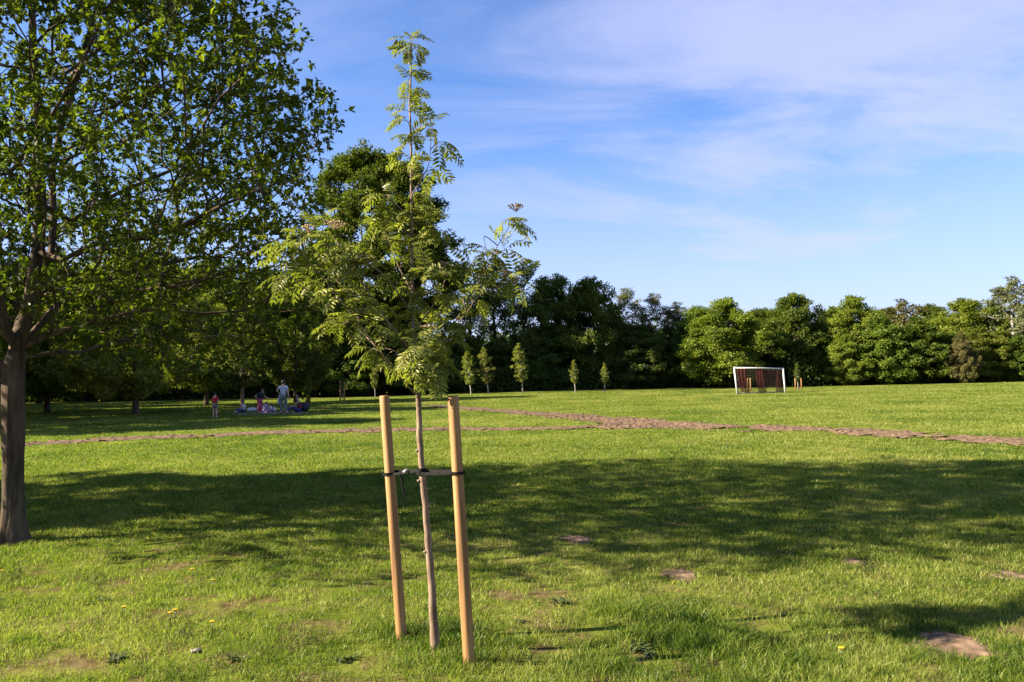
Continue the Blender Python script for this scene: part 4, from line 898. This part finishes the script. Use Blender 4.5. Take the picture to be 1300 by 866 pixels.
def person(px, py, facing, pose, scale, top_c, bot_c, label, hair=m_hairb, longhair=False, sleeves=True, shorts=False, group='people at the picnic'):
    g_ = ground_at(px, py); root = thing('person', label, 'person', g_, facing, group); J = {k_: np.array(v) * scale for k_, v in pose.items()}
    names = list(J); ix = {k_: i for i, k_ in enumerate(names)}
    R0 = dict(pel=.125, wai=.11, che=.13, nec=.052, hd1=.075, hd2=.095, shL=.062, elL=.042, wrL=.028, hiL=.085, knL=.058, anL=.038, toL=.036)
    rr = [R0[k_ if k_ in R0 else k_[:2] + 'L'] * scale for k_ in names]
    E = [('pel', 'wai'), ('wai', 'che'), ('che', 'nec'), ('nec', 'hd1'), ('hd1', 'hd2')]
    for s in 'LR': E += [('che', 'sh' + s), ('sh' + s, 'el' + s), ('el' + s, 'wr' + s), ('pel', 'hi' + s), ('hi' + s, 'kn' + s), ('kn' + s, 'an' + s), ('an' + s, 'to' + s)]
    V, F_ = skin_mesh([J[k_] for k_ in names], [(ix[a_], ix[b_]) for a_, b_ in E], rr, ix['pel'])
    mb = MB(); mb.add(V, F_)
    for s, sg in (('L', -1), ('R', 1)):      # hands: palm, four fingers, thumb
        w = J['wr' + s]; dv = w - J['el' + s]; dv /= np.linalg.norm(dv); sd_ = np.cross(dv, [0, 1, .3]); sd_ /= np.linalg.norm(sd_); nn = np.cross(dv, sd_)
        mb.ball(w + dv * .045 * scale, np.array([.036, .03, .045]) * scale, 8, 6)
        for k_, fl in enumerate((.062, .072, .068, .052)):
            b_ = w + dv * .075 * scale + sd_ * (k_ - 1.5) * .019 * scale; mb.tube([b_, b_ + dv * fl * .5 * scale, b_ + (dv * fl + nn * .02) * scale], [.0095 * scale, .009 * scale, .007 * scale], 6)
        b_ = w + dv * .03 * scale - sd_ * .03 * scale; mb.tube([b_, b_ + (dv * .03 - sd_ * .03) * scale, b_ + (dv * .06 - sd_ * .035) * scale], [.011 * scale, .01 * scale, .008 * scale], 6)
    hc = (J['hd1'] * .4 + J['hd2'] * .6); fw = np.array([0, -1, 0.])
    mb.tube([hc + (fw * .085 + [0, 0, .01]) * scale, hc + (fw * .112 + [0, 0, -.02]) * scale, hc + (fw * .085 + [0, 0, -.03]) * scale], [.008 * scale, .013 * scale, .008 * scale], 6)     # nose
    for sg in (-1, 1): mb.ball(hc + np.array([sg * .092, .0, -.01]) * scale, np.array([.012, .02, .03]) * scale, 6, 5)   # ears
    body = mb.build('body', m_skin, root)
    for sg in (-1, 1): e_ = MB(); e_.ball(hc + np.array([sg * .033, -.088, .012]) * scale, .011 * scale, 6, 5); e_.build('eye', m_eye, root)
    me_ = MB(); me_.tube([hc + np.array([-.022, -.092, -.052]) * scale, hc + np.array([.022, -.092, -.052]) * scale], .005 * scale, 5); me_.build('mouth', m_lip, root)
    def cloth(keys, edges, radf, mat, name, rootk, extra=None):
        pts = [J[k_] if not extra or k_ not in extra else extra[k_] for k_ in keys]; V, F_ = skin_mesh(pts, [(keys.index(a_), keys.index(b_)) for a_, b_ in edges], [radf[k_] * scale for k_ in keys], keys.index(rootk))
        m_ = MB(); m_.add(V, F_); return m_.build(name, mat, root)
    ext = {'aL': J['shL'] * .35 + J['elL'] * .65, 'aR': J['shR'] * .35 + J['elR'] * .65, 'low': J['pel'] * 1.0 + np.array([0, 0, .02]) * scale}
    ks = ['low', 'wai', 'che', 'shL', 'shR'] + (['aL', 'aR'] if sleeves else []); es = [('low', 'wai'), ('wai', 'che'), ('che', 'shL'), ('che', 'shR')] + ([('shL', 'aL'), ('shR', 'aR')] if sleeves else [])
    rad_ = dict(low=.155, wai=.145, che=.16, shL=.078, shR=.078, aL=.066, aR=.066)
    cloth(ks, es, rad_, top_c, 'shirt', 'low', ext)
    ext2 = {'cL': J['knL'] * (.15 if not shorts else .7) + (J['anL'] if not shorts else J['hiL']) * (.85 if not shorts else .3), 'cR': J['knR'] * (.15 if not shorts else .7) + (J['anR'] if not shorts else J['hiR']) * (.85 if not shorts else .3)}
    if shorts: ks = ['pel', 'hiL', 'cL', 'hiR', 'cR']; es = [('pel', 'hiL'), ('hiL', 'cL'), ('pel', 'hiR'), ('hiR', 'cR')]
    else: ks = ['pel', 'hiL', 'knL', 'cL', 'hiR', 'knR', 'cR']; es = [('pel', 'hiL'), ('hiL', 'knL'), ('knL', 'cL'), ('pel', 'hiR'), ('hiR', 'knR'), ('knR', 'cR')]
    cloth(ks, es, dict(pel=.15, hiL=.115, hiR=.115, knL=.085, knR=.085, cL=.07, cR=.07), bot_c, 'shorts' if shorts else 'trousers', 'pel', ext2)
    hb = MB(); hb.ball(hc + np.array([0, .03, .035]) * scale, np.array([.108, .105, .105]) * scale, 14, 9, .03, px)
    if longhair: hb.ball(hc + np.array([0, .075, -.07]) * scale, np.array([.085, .055, .14]) * scale, 12, 8, .03, px)
    hb.build('hair', hair, root)
    for s in 'LR': sh = MB(); sh.ball(J['to' + s] * .6 + J['an' + s] * .4 + np.array([0, 0, -.02]) * scale, np.array([.055, .13, .045]) * scale, 10, 6); sh.build('shoe', m_shoe, root)
    return root, J
cl = lambda n, c: plain(n, tuple(min(.95, v_ * 1.5) for v_ in c), .9, .12, 14)
p = STAND(); p['wrL'] = (-.12, -.17, 1.02); p['wrR'] = (.12, -.17, 1.02)
person(273, 531, R(170), p, .70, cl('red_cotton', (.42, .03, .025)), cl('grey_cotton', (.20, .17, .15)), 'child in a red shirt standing alone in the shade, left of the picnic', shorts=True)
p = SIT(); person(309, 524, R(-40), p, .72, cl('white_cotton', (.62, .64, .70)), cl('blue_denim', (.06, .09, .18)), 'small child in a white shirt sitting at the left end of the blanket', hair=m_hairr)
p = STAND()
for k_ in ('wai', 'che', 'nec', 'hd1', 'hd2', 'shL', 'shR'): q_ = np.array(p[k_]); q_[1] -= (q_[2] - .95) * .45; q_[2] -= (q_[2] - .95) * .08; p[k_] = tuple(q_)
p['elL'] = (-.42, .02, 1.18); p['wrL'] = (-.16, .02, 1.0); p['elR'] = (.26, -.25, 1.12); p['wrR'] = (.22, -.5, 1.05)
person(330, 525, R(60), p, .78, cl('black_cotton', (.025, .025, .035)), cl('pink_cotton', (.50, .09, .16)), 'girl in a black top and pink trousers bending forward with a hand on her hip', hair=m_hairr)
p = SIT(); p['nec'] = (0, -.06, .58); p['hd1'] = (0, -.12, .66); p['hd2'] = (0, -.14, .75)
person(337, 525, R(150), p, .75, cl('lilac_cotton', (.42, .30, .44)), cl('lilac_trousers', (.34, .24, .36)), 'child in lilac crouching on the blanket right of the pink trousers', hair=plain('fair_hair', (.35, .25, .16)), longhair=True)
p = STAND(); p['elR'] = (.34, .03, 1.20); p['wrR'] = (.22, -.14, 1.06); p['wrL'] = (-.28, -.05, .84)
adult, AJ = person(360, 526, R(178), p, 1.0, cl('pale_grey_vest', (.42, .45, .52)), cl('slate_trousers', (.13, .16, .15)), 'adult in a pale grey top and slate trousers standing with back to the camera')
p = SIT(); p['elR'] = (.30, -.10, .62); p['wrR'] = (.14, -.10, .82); p['wrL'] = (-.12, -.32, .34)
person(379, 524, R(-60) + R(180) * 0, p, 1.0, cl('wine_top', (.16, .03, .035)), cl('navy_cotton', (.03, .04, .12)), 'woman in a wine red top sitting with one hand raised to her head', hair=m_hairb, sleeves=False)
# things of the picnic
bl_ = ground_at(345, 525.5); gb = []
for j in range(9):
    row = []
    for i in range(31):
        x = -1.95 + 3.7 * i / 30; y = -.45 + 1.2 * j / 8; row.append((x, y, float(gz(bl_.x + x, bl_.y + y)) - bl_.z + .025 + .012 * math.sin(i * 1.9 + j) + .01 * math.sin(j * 2.3)))
    gb.append(row)
mb = MB(); mb.quadgrid(gb); bk = mb.build('picnic_blanket', surf_mat('blanket', (.16, .16, .14), (.34, .33, .30), 3, rough=.95, bump=.2)); bk.location = bl_
sol = bk.modifiers.new('thick', 'SOLIDIFY'); sol.thickness = .012
tagp(bk, 'pale picnic blanket spread on the shaded grass under the group', 'blanket')
def crumple(px, py, r_, name, label, cat, mat, dz=.08):
    g_ = ground_at(px, py); mb = MB(); mb.ball((0, 0, 0), r_, 14, 10, .10, int(px)); o_ = mb.build(name, mat); o_.location = (g_.x, g_.y, g_.z + dz + r_[2] * .85); tagp(o_, label, cat); return o_
m_bag = cl('white_bag', (.75, .75, .74))
crumple(320, 524.5, (.26, .16, .12), 'towel', 'crumpled white towel on the blanket left of the pink trousers', 'towel', m_bag)
crumple(343.5, 524, (.10, .09, .15), 'bag', 'small white bag on the blanket between the lilac child and the adult', 'bag', m_bag)
crumple(348.5, 524.5, (.09, .09, .13), 'bag', 'white bag right beside the standing adult\'s feet', 'bag', m_bag)
crumple(387, 523.5, (.26, .2, .24), 'backpack', 'dark backpack behind the seated woman', 'backpack', cl('dark_nylon', (.03, .035, .05)))
# white cloth hanging from the adult's hand
ga = adult.location; M_ = Matrix.Rotation(R(178), 3, 'Z')
hp = ga + M_ @ Vector(AJ['wrR'].tolist()); G1 = []
for j in range(9):
    v = j / 8; G1.append([(-.06 - .10 * v + (.10 + .10 * v) * i / 8 * 1.6, .03 * math.sin(i * 1.6 + j * .4), .03 - .55 * v) for i in range(9)])
hpl = ga + M_ @ Vector(AJ['wrL'].tolist()); hx = hp if hp.x < hpl.x else hpl
mb = MB(); mb.quadgrid(G1); o_ = mb.build('towel', m_bag); o_.location = (hx.x, hx.y, hx.z - .02); o_.modifiers.new('thick', 'SOLIDIFY').thickness = .01
tagp(o_, 'white cloth hanging from the left side of the standing adult', 'towel')

# ------------------------------------------------------------ weeds and dandelions in the foreground
def weed(px, py, s, label, nl=14, seed=0):
    g_ = ground_at(px, py); rng = np.random.default_rng(seed); n = nl; V = []; mbv = MB(); tone = []
    for i in range(n):
        a_ = 2.4 * i + rng.normal(0, .4); o0 = rng.normal(0, s * .22, 3) * [1, 1, 0]; L = s * .48 * rng.uniform(.4, 1.2); el = rng.uniform(.35, 1.25); w = L * .30; rows = []
        for k_ in range(6):
            u = k_ / 5; r_ = L * u * math.cos(el * (1 - .5 * u)); z = L * u * math.sin(el) * (1 - .45 * u); hw = w * .5 * math.sin(math.pi * (.08 + .9 * u)) ** .8
            c = o0 + np.array([r_ * math.cos(a_), r_ * math.sin(a_), z]); sd_ = np.array([-math.sin(a_), math.cos(a_), 0]); rows.append([c - sd_ * hw + [0, 0, hw * .3], c, c + sd_ * hw + [0, 0, hw * .3]]); tone += [.3 + .5 * rng.random()] * 3
        mbv.quadgrid(rows)
    o_ = mbv.build('weed_plant', L_weed); o_.location = g_; a_ = o_.data.attributes.new('tone', 'FLOAT', 'POINT'); a_.data.foreach_set('value', np.array(tone, dtype=np.float32)); tagp(o_, label, 'plant', 'broad-leaved weeds in the grass')
for i, (px, py, s, lab) in enumerate([(806, 826, .15, 'largest dark broad-leaved weed, low right of the right stake'), (822, 832, .12, 'dark weed just right of the largest weed'), (712, 766, .13, 'leafy weed on the worn ground right of the stakes'), (470, 742, .08, 'small weed left of the left stake'),
        (348, 745, .09, 'small flat weed in the grass at the left, behind the dandelions'), (128, 764, .12, 'flat dark weed cluster in the grass under the big trunk side'), (232, 806, .10, 'weed in the grass left of the pale stone'), (150, 838, .13, 'dark weed near the lower left corner'), (438, 838, .11, 'weed near the bottom edge left of the left stake'),
        (660, 790, .08, 'small weed between the right stake and the worn ground'), (300, 838, .10, 'weed at the bottom left of centre'), (700, 728, .08, 'small weed at the near edge of the big shadow')]):
    weed(px, py, s, lab, 40, i)
m_yel = plain('dandelion_yellow', (.85, .60, .02), .7)
def dandelion(px, py, label):
    g_ = ground_at(px, py); root = thing('dandelion', label, 'flower', g_, 0, 'yellow dandelions in the grass'); mb = MB(); mb.tube([(0, 0, 0), (.003, 0, .04), (.004, 0, .075)], .0022, 6); mb.build('stem', L_weed, root)
    mb = MB(); rng = random.Random(px)
    for k_ in range(40):
        a_ = k_ * 2.4; r_ = .014 * math.sqrt(k_ / 40) + .003; mb.tube([(.004, 0, .074), (.004 + r_ * math.cos(a_) * .7, r_ * math.sin(a_) * .7, .083), (.004 + r_ * math.cos(a_), r_ * math.sin(a_), .085 + .004 * rng.random())], [.001, .0024, .0018], 4)
    mb.build('flower_head', m_yel, root)
for px, py, lab in [(270, 750, 'dandelion straight below the shadow edge, left side, farthest from camera'), (222, 790, 'left one of two close dandelions left of centre'), (216, 794, 'lower left dandelion of the close pair'), (157, 786, 'lone dandelion toward the left edge'), (244, 735, 'small dandelion behind the others on the left'),
        (269, 806, 'dandelion below the close pair'), (1068, 842, 'lone dandelion at the lower right'), (3, 737, 'dandelion at the very left edge')]:
    dandelion(px, py, lab)
mb = MB(); mb.ball((0, 0, .01), (.032, .022, .012), 10, 7, .12, 3); o_ = mb.build('stone', plain('pale_stone', (.30, .27, .23))); o_.location = ground_at(249, 828); tagp(o_, 'small pale stone on a bare spot in the lower left grass', 'stone')
